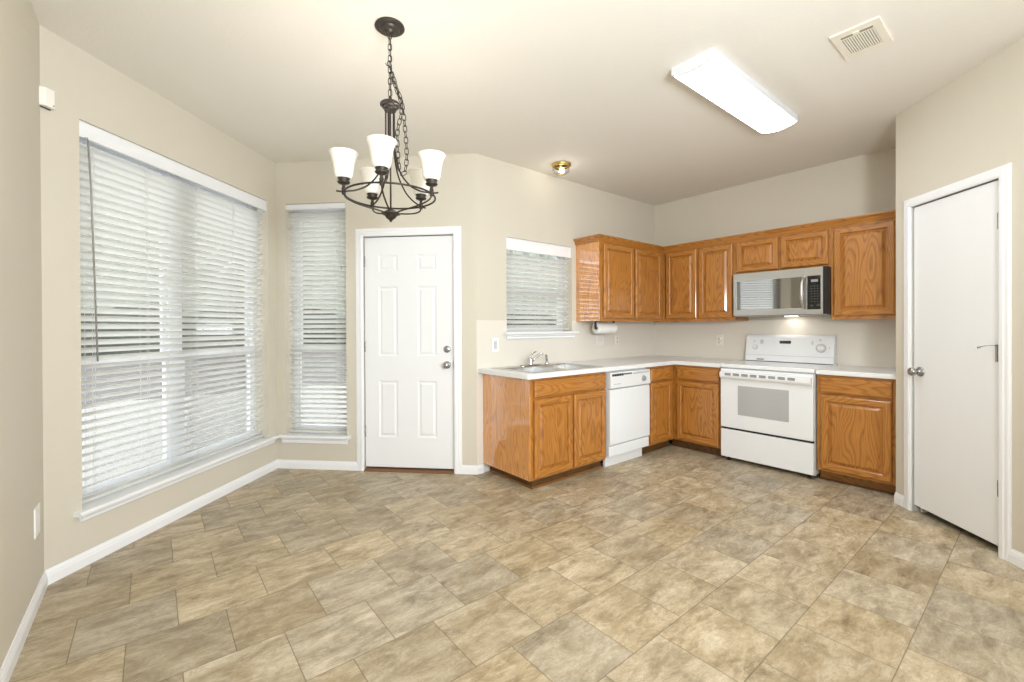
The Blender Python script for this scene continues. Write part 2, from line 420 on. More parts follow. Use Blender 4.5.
# ------------------------------------------------------------------ room shell
def wall(name, fr, x0, x1, openings, label, mats=None, split_z=None, zone=None):
    """openings = [(x0,x1,z0,z1)]; zone = (x0,x1,z1) painted with the second material"""
    xs = sorted({x0, x1} | {o[i] for o in openings for i in (0, 1)} | ({zone[0], zone[1]} if zone else set()))
    zs = sorted({0.0, H} | {o[i] for o in openings for i in (2, 3)} | ({zone[2]} if zone else set()))
    hole = lambda x, z: any(o[0] < x < o[1] and o[2] < z < o[3] for o in openings)
    nx, nz = len(xs) - 1, len(zs) - 1
    keep = lambda i, j: 0 <= i < nx and 0 <= j < nz and not hole((xs[i] + xs[i + 1]) / 2, (zs[j] + zs[j + 1]) / 2)
    mb = MB(); V = {}
    def v(i, j, k):
        if (i, j, k) not in V: V[(i, j, k)] = mb.bm.verts.new((xs[i], (0, WT)[k], zs[j]))
        return V[(i, j, k)]
    for i in range(nx):
        for j in range(nz):
            if not keep(i, j): continue
            z = 1 if zone and zone[0] <= xs[i] and xs[i + 1] <= zone[1] and zs[j + 1] <= zone[2] else 0
            mb.face([v(i, j, 0), v(i + 1, j, 0), v(i + 1, j + 1, 0), v(i, j + 1, 0)], z)
            mb.face([v(i, j + 1, 1), v(i + 1, j + 1, 1), v(i + 1, j, 1), v(i, j, 1)])
            if not keep(i - 1, j): mb.face([v(i, j, 0), v(i, j + 1, 0), v(i, j + 1, 1), v(i, j, 1)])
            if not keep(i + 1, j): mb.face([v(i + 1, j, 1), v(i + 1, j + 1, 1), v(i + 1, j + 1, 0), v(i + 1, j, 0)])
            if not keep(i, j - 1): mb.face([v(i, j, 1), v(i + 1, j, 1), v(i + 1, j, 0), v(i, j, 0)])
            if not keep(i, j + 1): mb.face([v(i, j + 1, 0), v(i + 1, j + 1, 0), v(i + 1, j + 1, 1), v(i, j + 1, 1)])
    o = mb.build(name, [WALL, SPLASH]); framed(o, fr)
    return struct(o, label, 'wall')

poly = [(0.2, 0.2), (-2.60, 0.2), (C2.x, C2.y + 0.28), (C3.x - 0.2, C3.y + 0.08), (C3.x - 0.2, -6.75), (0.2, -6.75)]
struct(MB().prism(poly, -0.12, 0.0).build('floor', FLOOR), 'tan slate-look tile floor laid in offset rows', 'floor')
struct(MB().prism(poly, H, H + 0.12).build('ceiling', CEIL), 'cream ceiling over the kitchen and breakfast nook', 'ceiling')

# openings, in local wall coordinates
W1 = (LL - 1.655, LL - 0.115, 0.300, 2.376)
W2 = (LD - 1.742, LD - 1.172, 0.300, 2.376)
W3 = (-2.346, -1.485, 1.212, 2.080)
D1 = (LD - 1.005, LD - 0.203, 0.0, 2.060)
D2 = (0.146, 0.740, 0.0, 2.062)
wall('wall_sink', 'sink', -LS, 0.0, [W3], 'beige kitchen wall with small window over the sink', zone=(-LS, 0.0, 1.322))
wall('wall_stove', 'stove', -WT, 6.75, [], 'beige kitchen wall behind the range', zone=(-WT, -PC.y, 1.322))
wall('wall_door', 'door', -0.06, LD, [W2, D1], 'beige nook wall with narrow window and white exterior door')
wall('wall_left', 'left', -0.06, LL + 0.06, [W1], 'beige angled wall with the large blind-covered window')
wall('wall_side', 'side', -6.75, 0.06, [], 'beige side wall at the left picture edge')
wall('wall_pantry', 'pantry', 0.0, 1.03, [D2], 'cream angled wall around the flat white pantry door')
wall('wall_return', 'return', 0.0, -PC.x, [], 'short beige wall closing the cabinet run')
o = MB().box(-1.451, -1.30, -6.75, -3.13, 0, H).build('wall_right', WALL); struct(o, 'beige wall right of the pantry', 'wall')
o = MB().box(-5.42, -5.0, -6.75, -6.6, 0, H).box(-1.8, -1.3, -6.75, -6.6, 0, H).box(-5.0, -1.8, -6.75, -6.6, 2.45, H).build('wall_back', WALL)
struct(o, 'beige living room wall behind the camera', 'wall')
o = MB().box(-1.31, 0, -3.55, -3.40, 0, H).build('wall_closet', WALL); struct(o, 'back wall of the pantry', 'wall')

# baseboards -------------------------------------------------------
BB = [(0, 0), (0.013, 0), (0.013, 0.045), (0.010, 0.052), (0.010, 0.058), (0.006, 0.066), (0.004, 0.075), (0, 0.075)]
def baseboard(name, paths, label):
    mb = MB()
    for p in paths: mb.sweep(p, BB)
    return struct(mb.build(name, TRIM), label, 'baseboard')
def wp(fr, x): q = to_world(fr, (x, 0, 0)); return (q.x, q.y)
CW = 0.063
baseboard('baseboard_nook', [[(C3.x, -6.6), (C3.x, C3.y), (C2.x, C2.y), wp('door', D1[0] - CW)]], 'white baseboard around the breakfast nook')
baseboard('baseboard_corner', [[wp('door', D1[1] + CW), (C1.x, C1.y), (-2.617, 0)]], 'short white baseboard between exterior door and sink cabinet')
baseboard('baseboard_pantry', [[(PC.x + 0.30 * 0 + 0.0, PC.y + 0.0), wp('pantry', D2[0] - CW)]], 'short white baseboard left of the pantry door')
baseboard('baseboard_right', [[wp('pantry', D2[1] + CW), wp('pantry', 1.03), (-1.451, -6.6)]], 'white baseboard right of the pantry door')

# ------------------------------------------------------------------ windows
def window(name, fr, op, label, twin=False, meet=1.08, sill=(0.05, 0.05), ap=0.065):
    x0, x1, z0, z1 = op
    root = struct_empty(name, label, 'window', fr)
    ya, yb = 0.130, 0.190
    mb = MB(); fw = 0.030
    mb.box(x0, x0 + fw, ya, yb, z0, z1).box(x1 - fw, x1, ya, yb, z0, z1).box(x0 + fw, x1 - fw, ya, yb, z0, z0 + fw).box(x0 + fw, x1 - fw, ya, yb, z1 - fw, z1)
    spans = [(x0 + fw, x1 - fw)]
    if twin:
        xm = x1 - 0.81 ; hw = 0.05
        mb.box(xm - hw, xm + hw, ya, yb, z0 + fw, z1 - fw)
        spans = [(x0 + fw, xm - hw), (xm + hw, x1 - fw)]
    mb.build('window_frame', VINYL, root)
    for a, b in spans:
        s = MB(); w_ = 0.026
        for (lo, hi, y0) in ((z0 + fw, meet + 0.02, 0.135), (meet - 0.02, z1 - fw, 0.158)):
            s.box(a, a + w_, y0, y0 + 0.022, lo, hi).box(b - w_, b, y0, y0 + 0.022, lo, hi)
            s.box(a + w_, b - w_, y0, y0 + 0.022, lo, lo + w_ + 0.006).box(a + w_, b - w_, y0, y0 + 0.022, hi - w_ - 0.006, hi)
        sash = s.build('sash', VINYL, root)
        g = MB()
        g.box(a + w_, b - w_, 0.144, 0.148, z0 + fw + w_, meet - 0.012).box(a + w_, b - w_, 0.167, 0.171, meet + 0.012, z1 - fw - w_)
        g.build('pane', PANE, sash)
    # stool and apron
    sl, sr = sill
    mb = MB()
    mb.prism([(0.1295, z0 + 0.0005), (0.1295, z0 + 0.004), (0.0002, z0 + 0.004), (0.0002, z0 + 0.0005)],
             x0 + 0.001, x1 - 0.001, f=lambda a, b, t: (t, a, b))
    mb.prism([(-0.0, z0 + 0.004), (-0.040, z0 + 0.004), (-0.050, z0 - 0.004), (-0.050, z0 - 0.014), (-0.042, z0 - 0.020), (0.0, z0 - 0.020)],
             x0 - sl, x1 + sr, f=lambda a, b, t: (t, a, b))
    mb.build('window_sill', TRIM, root)
    mb = MB()
    mb.prism([(0, z0 - 0.020), (-0.028, z0 - 0.020), (-0.024, z0 - 0.034), (-0.016, z0 - 0.040), (-0.016, z0 - 0.020 - ap), (-0.010, z0 - 0.026 - ap), (0, z0 - 0.026 - ap)],
             x0 - sl + 0.03, x1 + sr - 0.03, f=lambda a, b, t: (t, a, b))
    mb.build('apron', TRIM, root)
    return root
window('window_1', 'left', W1, 'large twin white window in the angled nook wall', True, 1.075, (0.045, 0.085), 0.032)
window('window_2', 'door', W2, 'tall narrow white window beside the exterior door', False, 1.07, (0.062, 0.04), 0.045)
window('window_3', 'sink', W3, 'small white window over the kitchen sink', False, 1.62, (0.04, 0.055), 0.035)

def blind(fr, op, label, bottom, val_h=0.088, cords=(0.1, 0.9), wand=None, tilt=33, gap=0.008):
    x0, x1, z0, z1 = op
    root = thing('window_blind', label, 'blind', fr, (0, 0, 0), 'white slatted window blinds')
    xa, xb = x0 + gap, x1 - gap
    yv = 0.012
    # valance with a small cornice profile
    mb = MB()
    pr = [(yv + a_, z1 - b_) for a_, b_ in ((0.014, 0.002), (-0.002, 0.002), (-0.006, 0.010), (-0.002, 0.022), (0.001, 0.045), (-0.002, val_h - 0.018), (-0.004, val_h), (0.014, val_h))]
    mb.prism(pr, x0 + 0.001, x1 - 0.001, f=lambda a, b, t: (t, a, b))
    for xx in (x0 + 0.001, x1 - 0.007): mb.box(xx, xx + 0.006, 0.0265, 0.090, z1 - val_h, z1 - 0.002)
    mb.build('valance', TRIM, root)
    MB().box(xa, xb, 0.034, 0.090, z1 - 0.050, z1 - 0.004).build('headrail', VINYL, root)
    # slats
    yc = 0.062; sw = 0.0505; pitch = 0.0440; tt = math.radians(tilt); th_ = 0.0028
    n = int((z1 - val_h - bottom + 0.012) / pitch)
    mb = MB()
    for k in range(n):
        z = bottom + 0.030 + k * pitch + random.uniform(-0.0008, 0.0008)
        t2 = tt + random.uniform(-0.02, 0.02)
        dy, dz = math.cos(t2) * sw / 2, -math.sin(t2) * sw / 2
        ny, nz = math.sin(t2) * th_ / 2, math.cos(t2) * th_ / 2
        sag = [(-1, 0), (0, 0.0022), (1, 0)]
        top = [(yc + a * dy + b * math.sin(t2) + ny, z + a * dz + b * math.cos(t2) + nz) for a, b in sag]
        bot = [(yc + a * dy + b * math.sin(t2) - ny, z + a * dz + b * math.cos(t2) - nz) for a, b in sag][::-1]
        mb.prism(top + bot, xa, xb, f=lambda a, b, t: (t, a, b))
    mb.build('slats', SLAT, root)
    MB().box(xa, xb, yc - 0.026, yc + 0.026, bottom - 0.006, bottom + 0.012, bev=0.004).build('bottom_rail', SLAT, root)
    for c in cords:
        x = xa + (xb - xa) * c
        mb = MB()
        for y in (yc - 0.024, yc + 0.024): mb.tube([(x, y, bottom), (x, y, z1 - 0.05)], 0.0009, 5)
        mb.tube([(x + 0.012, yc - 0.0245, bottom), (x + 0.012, yc - 0.0245, z1 - 0.05)], 0.0009, 5)
        mb.build('ladder_cord', CORD, root)
    if wand:
        x, ztop, zbot, lean = wand
        mb = MB(); mb.tube([(x, -0.016, ztop), (x + lean * 0.3, -0.020, ztop - 0.25), (x + lean, -0.024, zbot)], 0.0042, 7)
        mb.tube([(x, 0.004, ztop + 0.012), (x, -0.013, ztop + 0.010), (x, -0.016, ztop - 0.012)], 0.0025, 6)
        mb.build('tilt_wand', WAND, root)
    return root
blind('left', W1, 'large white slatted blind over the wide nook window, with a smoky tilt wand', 0.322, cords=(0.055, 0.27, 0.52, 0.76, 0.95), wand=(W1[0] + 0.030, 2.275, 1.085, 0.035))
b2 = blind('door', W2, 'tall narrow white slatted blind left of the exterior door', 0.322, val_h=0.05, cords=(0.2, 0.82))
MB().lathe([(0.002, 0.03), (0.006, 0.024), (0.008, 0.004), (0.006, 0.0)], (W2[1] - 0.03, -0.018, 1.78), seg=10, cap0=True, cap1=True).build('cord_tassel', GREYP, b2)
blind('sink', W3, 'small white slatted blind over the kitchen sink', 1.236, val_h=0.112, cords=(0.12, 0.5, 0.88))

# ------------------------------------------------------------------ doors
def casing(root, x0, x1, z1, w_=CW):
    prof = [(0, 0.004), (0, 0.012), (0.010, 0.017), (0.026, 0.017), (0.034, 0.013), (0.050, 0.013), (w_, 0.009), (w_, 0.0)]   # (away from opening, towards room)
    mb = MB(); rings = []
    for k, pts in enumerate([(x0, 0, -1, 0), (x0, z1, -1, 1), (x1, z1, 1, 1), (x1, 0, 1, 0)]):
        X, Z, sx, sz = pts
        rings.append([mb.bm.verts.new((X + sx * a, -b, Z + sz * a)) for a, b in prof + [(0, 0.0)]])
    n = len(prof) + 1
    for a, b in zip(rings, rings[1:]):
        for k in range(n): mb.face([a[k], b[k], b[(k + 1) % n], a[(k + 1) % n]])
    mb.face(rings[0]); mb.face(rings[-1][::-1])
    return mb.build('door_casing', TRIM, root)
def jamb(root, x0, x1, z1, stop_y):
    mb = MB(); t = 0.004
    mb.box(x0 - t, x0, 0.0, WT, 0, z1 + t).box(x1, x1 + t, 0.0, WT, 0, z1 + t).box(x0, x1, 0.0, WT, z1, z1 + t)
    mb.box(x0, x0 + 0.012, stop_y, stop_y + 0.03, 0, z1).box(x1 - 0.012, x1, stop_y, stop_y + 0.03, 0, z1).box(x0 + 0.012, x1 - 0.012, stop_y, stop_y + 0.03, z1 - 0.012, z1)
    return mb.build('door_jamb', TRIM, root)
def knob(root, x, y, z, name='door_knob', r=0.027):
    mb = MB()
    mb.lathe([(0.0, 0.0), (0.033, 0.0), (0.033, -0.004), (0.028, -0.009), (0.013, -0.012), (0.011, -0.028), (0.016, -0.034), (r, -0.044), (r + 0.001, -0.054), (r * 0.85, -0.064), (r * 0.45, -0.069), (0, -0.070)], (x, y, z), 'y', 24)
    return mb.build(name, NICKEL, root)
def hinge(root, x, y, z):
    mb = MB()
    for k in range(3): mb.lathe([(0.0, 0.0), (0.006, 0.0), (0.006, 0.029), (0.0, 0.029)], (x, y - 0.004, z - 0.045 + k * 0.0305), 'z', 10)
    mb.lathe([(0.0, 0), (0.004, 0.002), (0.0, 0.006)], (x, y - 0.004, z + 0.046), 'z', 8)
    mb.box(x - 0.016, x + 0.002, y, y + 0.002, z - 0.044, z + 0.044)
    return mb.build('hinge', NICKEL, root)

# exterior door with six panels
r = struct_empty('door_1', 'white six-panel exterior door with knob and deadbolt', 'door', 'door')
x0, x1 = D1[0], D1[1]
casing(r, x0 - 0.004, x1 + 0.004, D1[3] + 0.004, 0.068); jamb(r, x0, x1, D1[3], 0.058)
sx0, sx1, sz0, sz1 = x0 + 0.003, x1 - 0.003, 0.034, 2.057; yf = 0.012
def dx(d): return LD - d
px = [sx0, dx(0.876), dx(0.703), dx(0.525), dx(0.354), sx1]; pz = [sz0, 0.297, 0.795, 1.012, 1.622, 1.757, 1.900, sz1]
mb = MB()
prg = [(0, 0, 0), (0.010, -0.006, 0), (0.016, -0.0065, 0), (0.020, -0.0065, 0), (0.034, -0.001, 0)]
for i in range(5):
    for j in range(7):
        if i in (1, 3) and j in (1, 3, 5): mb.rings(px[i], px[i + 1], pz[j], pz[j + 1], yf, prg)
        else: mb.face([mb.bm.verts.new(p) for p in ((px[i], yf, pz[j]), (px[i + 1], yf, pz[j]), (px[i + 1], yf, pz[j + 1]), (px[i], yf, pz[j + 1]))])
bmesh.ops.remove_doubles(mb.bm, verts=mb.bm.verts[:], dist=1e-5)
mb.box(sx0, sx1, yf + 0.008, yf + 0.044, sz0, sz1)
for q in ((sx0, sx0 + 0.0005, sz0, sz1), (sx1 - 0.0005, sx1, sz0, sz1), (sx0, sx1, sz0, sz0 + 0.0005), (sx0, sx1, sz1 - 0.0005, sz1)):
    mb.box(q[0], q[1], yf + 0.0002, yf + 0.008, q[2], q[3])
mb.build('door_slab', DOORW, r)
MB().prism([(-0.022, 0.0), (-0.022, 0.004), (0.0, 0.017), (0.06, 0.026), (0.14, 0.026), (0.14, 0.0)], x0 + 0.001, x1 - 0.001, f=lambda a, b, t: (t, a, b)).build('threshold', THRESH, r)
MB().box(sx0 + 0.01, sx1 - 0.01, 0.03, 0.06, 0.022, 0.036).build('door_sweep', BLACKP, r)
knob(r, dx(0.262), yf, 0.936)
mb = MB(); mb.lathe([(0, 0), (0.031, 0), (0.031, -0.005), (0.024, -0.012), (0.0, -0.013)], (dx(0.262), yf, 1.072), 'y', 24)
mb.box(dx(0.262) - 0.004, dx(0.262) + 0.004, yf - 0.026, yf - 0.01, 1.055, 1.089, bev=0.002)
mb.build('deadbolt', NICKEL, r)
MB().box(x1 - 0.003, x1 - 0.0005, -0.004, 0.022, 0.905, 0.968).build('strike_plate', NICKEL, r)
for z in (1.845, 1.095, 0.345): hinge(r, x0 + 0.003, 0.010, z)

# flat pantry door
r = struct_empty('door_2', 'flat white pantry door with round knob and three hinges', 'door', 'pantry')
x0, x1 = D2[0], D2[1]
casing(r, x0 - 0.004, x1 + 0.004, D2[3] + 0.002, 0.058); jamb(r, x0, x1, D2[3], 0.050)
MB().box(x0 + 0.003, x1 - 0.003, 0.008, 0.046, 0.046, 2.059, bev=0.002).build('door_slab', DOORW, r)
knob(r, 0.202, 0.008, 0.953)
for z in (1.833, 1.110, 0.365): hinge(r, x1 - 0.004, 0.004, z)
mb = MB(); mb.tube([(x1 - 0.014, 0.002, 1.150), (x1 - 0.02, -0.020, 1.150), (x1 - 0.045, -0.034, 1.147), (x1 - 0.075, -0.040, 1.138)], 0.0022, 8)
mb.lathe([(0, 0), (0.007, 0), (0.007, 0.012), (0, 0.012)], (x1 - 0.075, -0.040, 1.132), 'z', 10)
mb.box(x1 - 0.022, x1 - 0.010, -0.004, 0.004, 1.06, 1.155)
mb.build('hinge_door_stop', NICKEL, r)

# ------------------------------------------------------------------ cabinets
FH = {0: 1}
def door_front(name, parent, x0, x1, z0, z1, yb, frame=0.052):
    T = 0.021; yb -= 0.005
    mb = MB()
    mb.rings(x0, x1, z0, z1, yb, [(0, 0, 0), (0, T - 0.010, 0), (0.004, T - 0.004, 0), (0.010, T, 0), (frame - 0.006, T, 0), (frame, T - 0.005, 0), (frame + 0.002, T - 0.017, 0)], FH, center=False)
    mb.rings(x0, x1, z0, z1, yb, [(frame + 0.002, T - 0.017, 0), (frame + 0.009, T - 0.017, 0), (frame + 0.028, T - 0.006, 0), (frame + 0.0285, T - 0.001, 0)])
    mb.face([mb.bm.verts.new(p) for p in ((x0, yb - 0.0002, z0), (x0, yb - 0.0002, z1), (x1, yb - 0.0002, z1), (x1, yb - 0.0002, z0))])
    bmesh.ops.remove_doubles(mb.bm, verts=mb.bm.verts[:], dist=1e-5)
    return mb.build(name, OAK, parent)
def drawer_front(name, parent, x0, x1, z0, z1, yb):
    T = 0.021; yb -= 0.005
    mb = MB()
    mb.rings(x0, x1, z0, z1, yb, [(0, 0, 1), (0, T - 0.008, 1), (0.006, T - 0.003, 1), (0.011, T - 0.002, 1), (0.013, T, 1)])
    mb.face([mb.bm.verts.new(p) for p in ((x0, yb - 0.0002, z0), (x0, yb - 0.0002, z1), (x1, yb - 0.0002, z1), (x1, yb - 0.0002, z0))], 1)
    bmesh.ops.remove_doubles(mb.bm, verts=mb.bm.verts[:], dist=1e-5)
    return mb.build(name, OAK, parent)
YF = -0.61
def base_body(root, x0, x1, zb=0.085, zt=0.868, rails=(0.704, 0.724), stiles=(0.03, 0.03), mids=(), yb=-0.004, mats=None, ends=True):
    """carcass: sides, back, floor and a face frame (hollow)"""
    mb = MB(); t = 0.016; ff = 0.02
    mb.box(x0, x0 + t, YF + ff, yb, zb, zt).box(x1 - t, x1, YF + ff, yb, zb, zt)
    mb.box(x0 + t, x1 - t, yb - 0.008, yb, zb, zt).box(x0 + t, x1 - t, YF + ff, yb - 0.008, zb, zb + t)
    mb.box(x0, x0 + stiles[0], YF, YF + ff, zb, zt).box(x1 - stiles[1], x1, YF, YF + ff, zb, zt)
    a, b = x0 + stiles[0], x1 - stiles[1]
    mb.box(a, b, YF, YF + ff, zt - 0.03, zt, 1).box(a, b, YF, YF + ff, zb, zb + 0.035, 1).box(a, b, YF, YF + ff, rails[0] - 0.012, rails[1] + 0.012, 1)
    for m_ in mids: mb.box(m_ - 0.018, m_ + 0.018, YF - 0.0005, YF + ff, zb + 0.035, rails[0] - 0.012)
    mb.build('carcass', mats or OAK, root)
def toe(root, x0, x1, y=-0.552, zb=0.085):
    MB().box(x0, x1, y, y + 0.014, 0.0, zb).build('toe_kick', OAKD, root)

BG, UG = 'oak base cabinets', 'oak wall cabinets'
# sink base
r = thing('base_cabinet', 'oak sink base cabinet at the free end of the run, with two doors', 'cabinet', 'sink', (0, 0, 0), BG)
base_body(r, -2.606, -1.722, mids=(-2.150,))
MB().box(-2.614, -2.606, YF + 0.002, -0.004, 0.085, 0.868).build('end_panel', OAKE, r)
drawer_front('drawer_front', r, -2.580, -1.735, 0.722, 0.846, YF)
door_front('door', r, -2.580, -2.158, 0.104, 0.704, YF); door_front('door', r, -2.140, -1.735, 0.104, 0.704, YF)
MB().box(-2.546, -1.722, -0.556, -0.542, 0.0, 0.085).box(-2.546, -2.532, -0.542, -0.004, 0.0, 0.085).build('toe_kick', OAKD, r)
mb = MB(); mb.sweep([(-2.5465, -0.016), (-2.5465, -0.5565), (-1.722, -0.5565)][::-1], [(0, 0.001), (-0.009, 0.001), (-0.008, 0.008), (-0.004, 0.013), (0, 0.014)])
mb.build('shoe_moulding', OAKS, r)
MB().box(-2.6595, -2.654, -0.642, -0.637, 0.846, 0.8682, bev=0.001).build('corner_bracket', NICKEL, r)
# narrow corner base
r = thing('base_cabinet', 'narrow oak base cabinet in the inside corner, right of the dishwasher', 'cabinet', 'sink', (0, 0, 0), BG)
base_body(r, -1.076, -0.612, stiles=(0.036, 0.05))
drawer_front('drawer', r, -1.042, -0.672, 0.722, 0.846, YF); door_front('door', r, -1.042, -0.672, 0.104, 0.704, YF)
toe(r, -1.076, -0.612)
# stove-side base left of range (local x = -world y)
r = thing('base_cabinet', 'oak base cabinet with one drawer and door, left of the white range', 'cabinet', 'stove', (0, 0, 0), BG)
base_body(r, 0.6105, 1.112, stiles=(0.035, 0.025))
drawer_front('drawer', r, 0.656, 1.092, 0.722, 0.846, YF); door_front('door', r, 0.656, 1.092, 0.104, 0.704, YF)
toe(r, 0.562, 1.112)
# right of range
r = thing('base_cabinet', 'oak base cabinet with one drawer and door, right of the white range', 'cabinet', 'stove', (0, 0, 0), BG)
base_body(r, 1.890, 2.396, stiles=(0.028, 0.04))
drawer_front('drawer', r, 1.914, 2.362, 0.722, 0.846, YF); door_front('door', r, 1.918, 2.360, 0.104, 0.704, YF)
MB().box(1.894, 2.392, -0.545, -0.531, 0.0, 0.085).build('toe_kick', OAKS, r)
MB().box(1.894, 2.388, -0.557, -0.5455, 0.001, 0.016, bev=0.003).build('shoe_moulding', OAKD, r)

# wall cabinets
YU = -0.305; ZU0, ZU1 = 1.317, 2.108
def upper(label, fr, x0, x1, doors, z0=ZU0, z1=ZU1, stiles=(0.03, 0.03), end=None, dz=(0.030, 0.022), frame=0.052):
    r = thing('wall_cabinet', label, 'cabinet', fr, (0, 0, 0), UG)
    mb = MB(); t = 0.014; ff = 0.02
    mb.box(x0, x0 + t, YU + ff, -0.002, z0, z1).box(x1 - t, x1, YU + ff, -0.002, z0, z1)
    mb.box(x0 + t, x1 - t, YU + ff, -0.002, z0 + 0.012, z0 + 0.026, 1).box(x0 + t, x1 - t, YU + ff, -0.002, z1 - 0.014, z1, 1).box(x0 + t, x1 - t, -0.010, -0.002, z0 + 0.026, z1 - 0.014)
    mb.box(x0, x0 + stiles[0], YU, YU + ff, z0, z1).box(x1 - stiles[1], x1, YU, YU + ff, z0, z1)
    mb.box(x0 + stiles[0], x1 - stiles[1], YU, YU + ff, z0, z0 + 0.035, 1).box(x0 + stiles[0], x1 - stiles[1], YU, YU + ff, z1 - 0.04, z1, 1)
    for (a, b), (c, d) in zip(doors, doors[1:]): mb.box((b + c) / 2 - 0.02, (b + c) / 2 + 0.02, YU, YU + ff, z0 + 0.035, z1 - 0.04)
    mb.build('carcass', OAK, r)
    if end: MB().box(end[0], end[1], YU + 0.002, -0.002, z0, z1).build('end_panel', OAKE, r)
    for a, b in doors: door_front('door', r, a, b, z0 + dz[0], z1 - dz[1], YU, frame)
    return r
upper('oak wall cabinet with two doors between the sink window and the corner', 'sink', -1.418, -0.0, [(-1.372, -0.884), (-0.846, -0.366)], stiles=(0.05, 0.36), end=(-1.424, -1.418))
upper('oak wall cabinet with two doors, between the corner and the microwave', 'stove', 0.3055, 1.106, [(0.352, 0.714), (0.736, 1.088)])
upper('short oak wall cabinet with two low doors above the microwave', 'stove', 1.107, 1.905, [(1.122, 1.500), (1.520, 1.892)], z0=1.768, dz=(0.020, 0.022), frame=0.048)
upper('tall single-door oak wall cabinet right of the microwave', 'stove', 1.906, 2.397, [(1.926, 2.328)], stiles=(0.03, 0.075))
# crown moulding, one continuous run along the fronts
CR = [(0, 0), (0.006, 0), (0.009, 0.010), (0.014, 0.018), (0.022, 0.034), (0.034, 0.048), (0.038, 0.052), (0.038, 0.062), (0, 0.062)]
mb = MB(); mb.sweep([(-1.425, -0.001), (-1.425, -0.3055), (-0.3055, -0.3055), (-0.3055, -2.396)][::-1], [(-a, b) for a, b in CR])
o = mb.build('crown_moulding', OAKH, loc=(0, 0, 2.1005))
tag(o, 'continuous oak crown moulding along the top of the wall cabinets', 'moulding')

# countertops
CT0, CT1 = 0.8685, 0.9055; YC = -0.645
SX0, SX1, SY0, SY1 = -2.545, -1.738, -0.575, -0.065
xs = [-2.662, SX0, SX1, -0.645, -0.0015]; ys = [-1.117, YC, SY0, SY1, -0.0015]
def keep(i, j):
    if j == 0: return i == 3
    if i == 1 and j == 2: return False
    return True
mb = MB(); mb.cells(xs, ys, keep, CT0, CT1)
bmesh.ops.recalc_face_normals(mb.bm, faces=mb.bm.faces[:])
es = [e for e in mb.bm.edges if len(e.link_faces) == 2 and e.calc_face_angle(0) > 1 and (all(abs(v.co.z - CT1) < 1e-5 for v in e.verts) or all(abs(v.co.x + 2.662) < 1e-5 and abs(v.co.y - YC) < 1e-5 for v in e.verts))]
bmesh.ops.bevel(mb.bm, geom=es, offset=0.006, segments=3, profile=0.5, affect='EDGES')
tag(mb.build('countertop', COUNTER), 'white L-shaped countertop holding the sink, running round the inside corner', 'countertop')
mb = MB(); mb.box(-0.645, -0.0015, -2.3985, -1.889, CT0, CT1, bev=0.005, seg=2)
tag(mb.build('countertop', COUNTER), 'short white countertop piece right of the range', 'countertop')

# sink: double bowl, drop-in
r = thing('kitchen_sink', 'double-bowl stainless steel sink set in the white countertop under the small window', 'sink', None, (0, 0, 0))
mb = MB(); zt = CT1 + 0.0045; ox0, ox1, oy0, oy1 = SX0 - 0.018, SX1 + 0.018, SY0 - 0.018, SY1 + 0.018
bx = [ox0, SX0 + 0.025, -2.166, -2.116, SX1 - 0.025, ox1]; by = [oy0, SY0 + 0.022, -0.165, oy1]
for i in range(5):
    for j in range(3):
        if j == 1 and i in (1, 3): continue
        mb.face([mb.bm.verts.new(p) for p in ((bx[i], by[j], zt), (bx[i + 1], by[j], zt), (bx[i + 1], by[j + 1], zt), (bx[i], by[j + 1], zt))])
bmesh.ops.remove_doubles(mb.bm, verts=mb.bm.verts[:], dist=1e-5)
for a, b in (((ox0, oy0), (ox1, oy0)), ((ox1, oy0), (ox1, oy1)), ((ox1, oy1), (ox0, oy1)), ((ox0, oy1), (ox0, oy0))):
    mb.face([mb.bm.verts.new(p) for p in ((a[0], a[1], zt), (b[0], b[1], zt), (b[0], b[1], CT1 + 0.0003), (a[0], a[1], CT1 + 0.0003))])
mb.build('rim', SINKST, r)
for (a, b) in ((bx[1], bx[2]), (bx[3], bx[4])):
    mb = MB(); y0, y1 = by[1], by[2]; rings = []
    for ins, z in ((0, zt), (0.006, zt - 0.006), (0.012, zt - 0.13), (0.03, zt - 0.165), (0.07, zt - 0.175)):
        rings.append([mb.bm.verts.new(p) for p in ((a + ins, y0 + ins, z), (b - ins, y0 + ins, z), (b - ins, y1 - ins, z), (a + ins, y1 - ins, z))])
    for p, q in zip(rings, rings[1:]):
        for k in range(4): mb.face([p[k], p[(k + 1) % 4], q[(k + 1) % 4], q[k]])
    mb.face(rings[-1]); 
    bowl = mb.build('bowl', SINKST, r)
    MB().lathe([(0, 0.001), (0.02, 0.001), (0.038, 0.004), (0.044, 0.002)], ((a + b) / 2, (y0 + y1) / 2, zt - 0.175), 'z', 20).build('drain', CHROME, bowl)
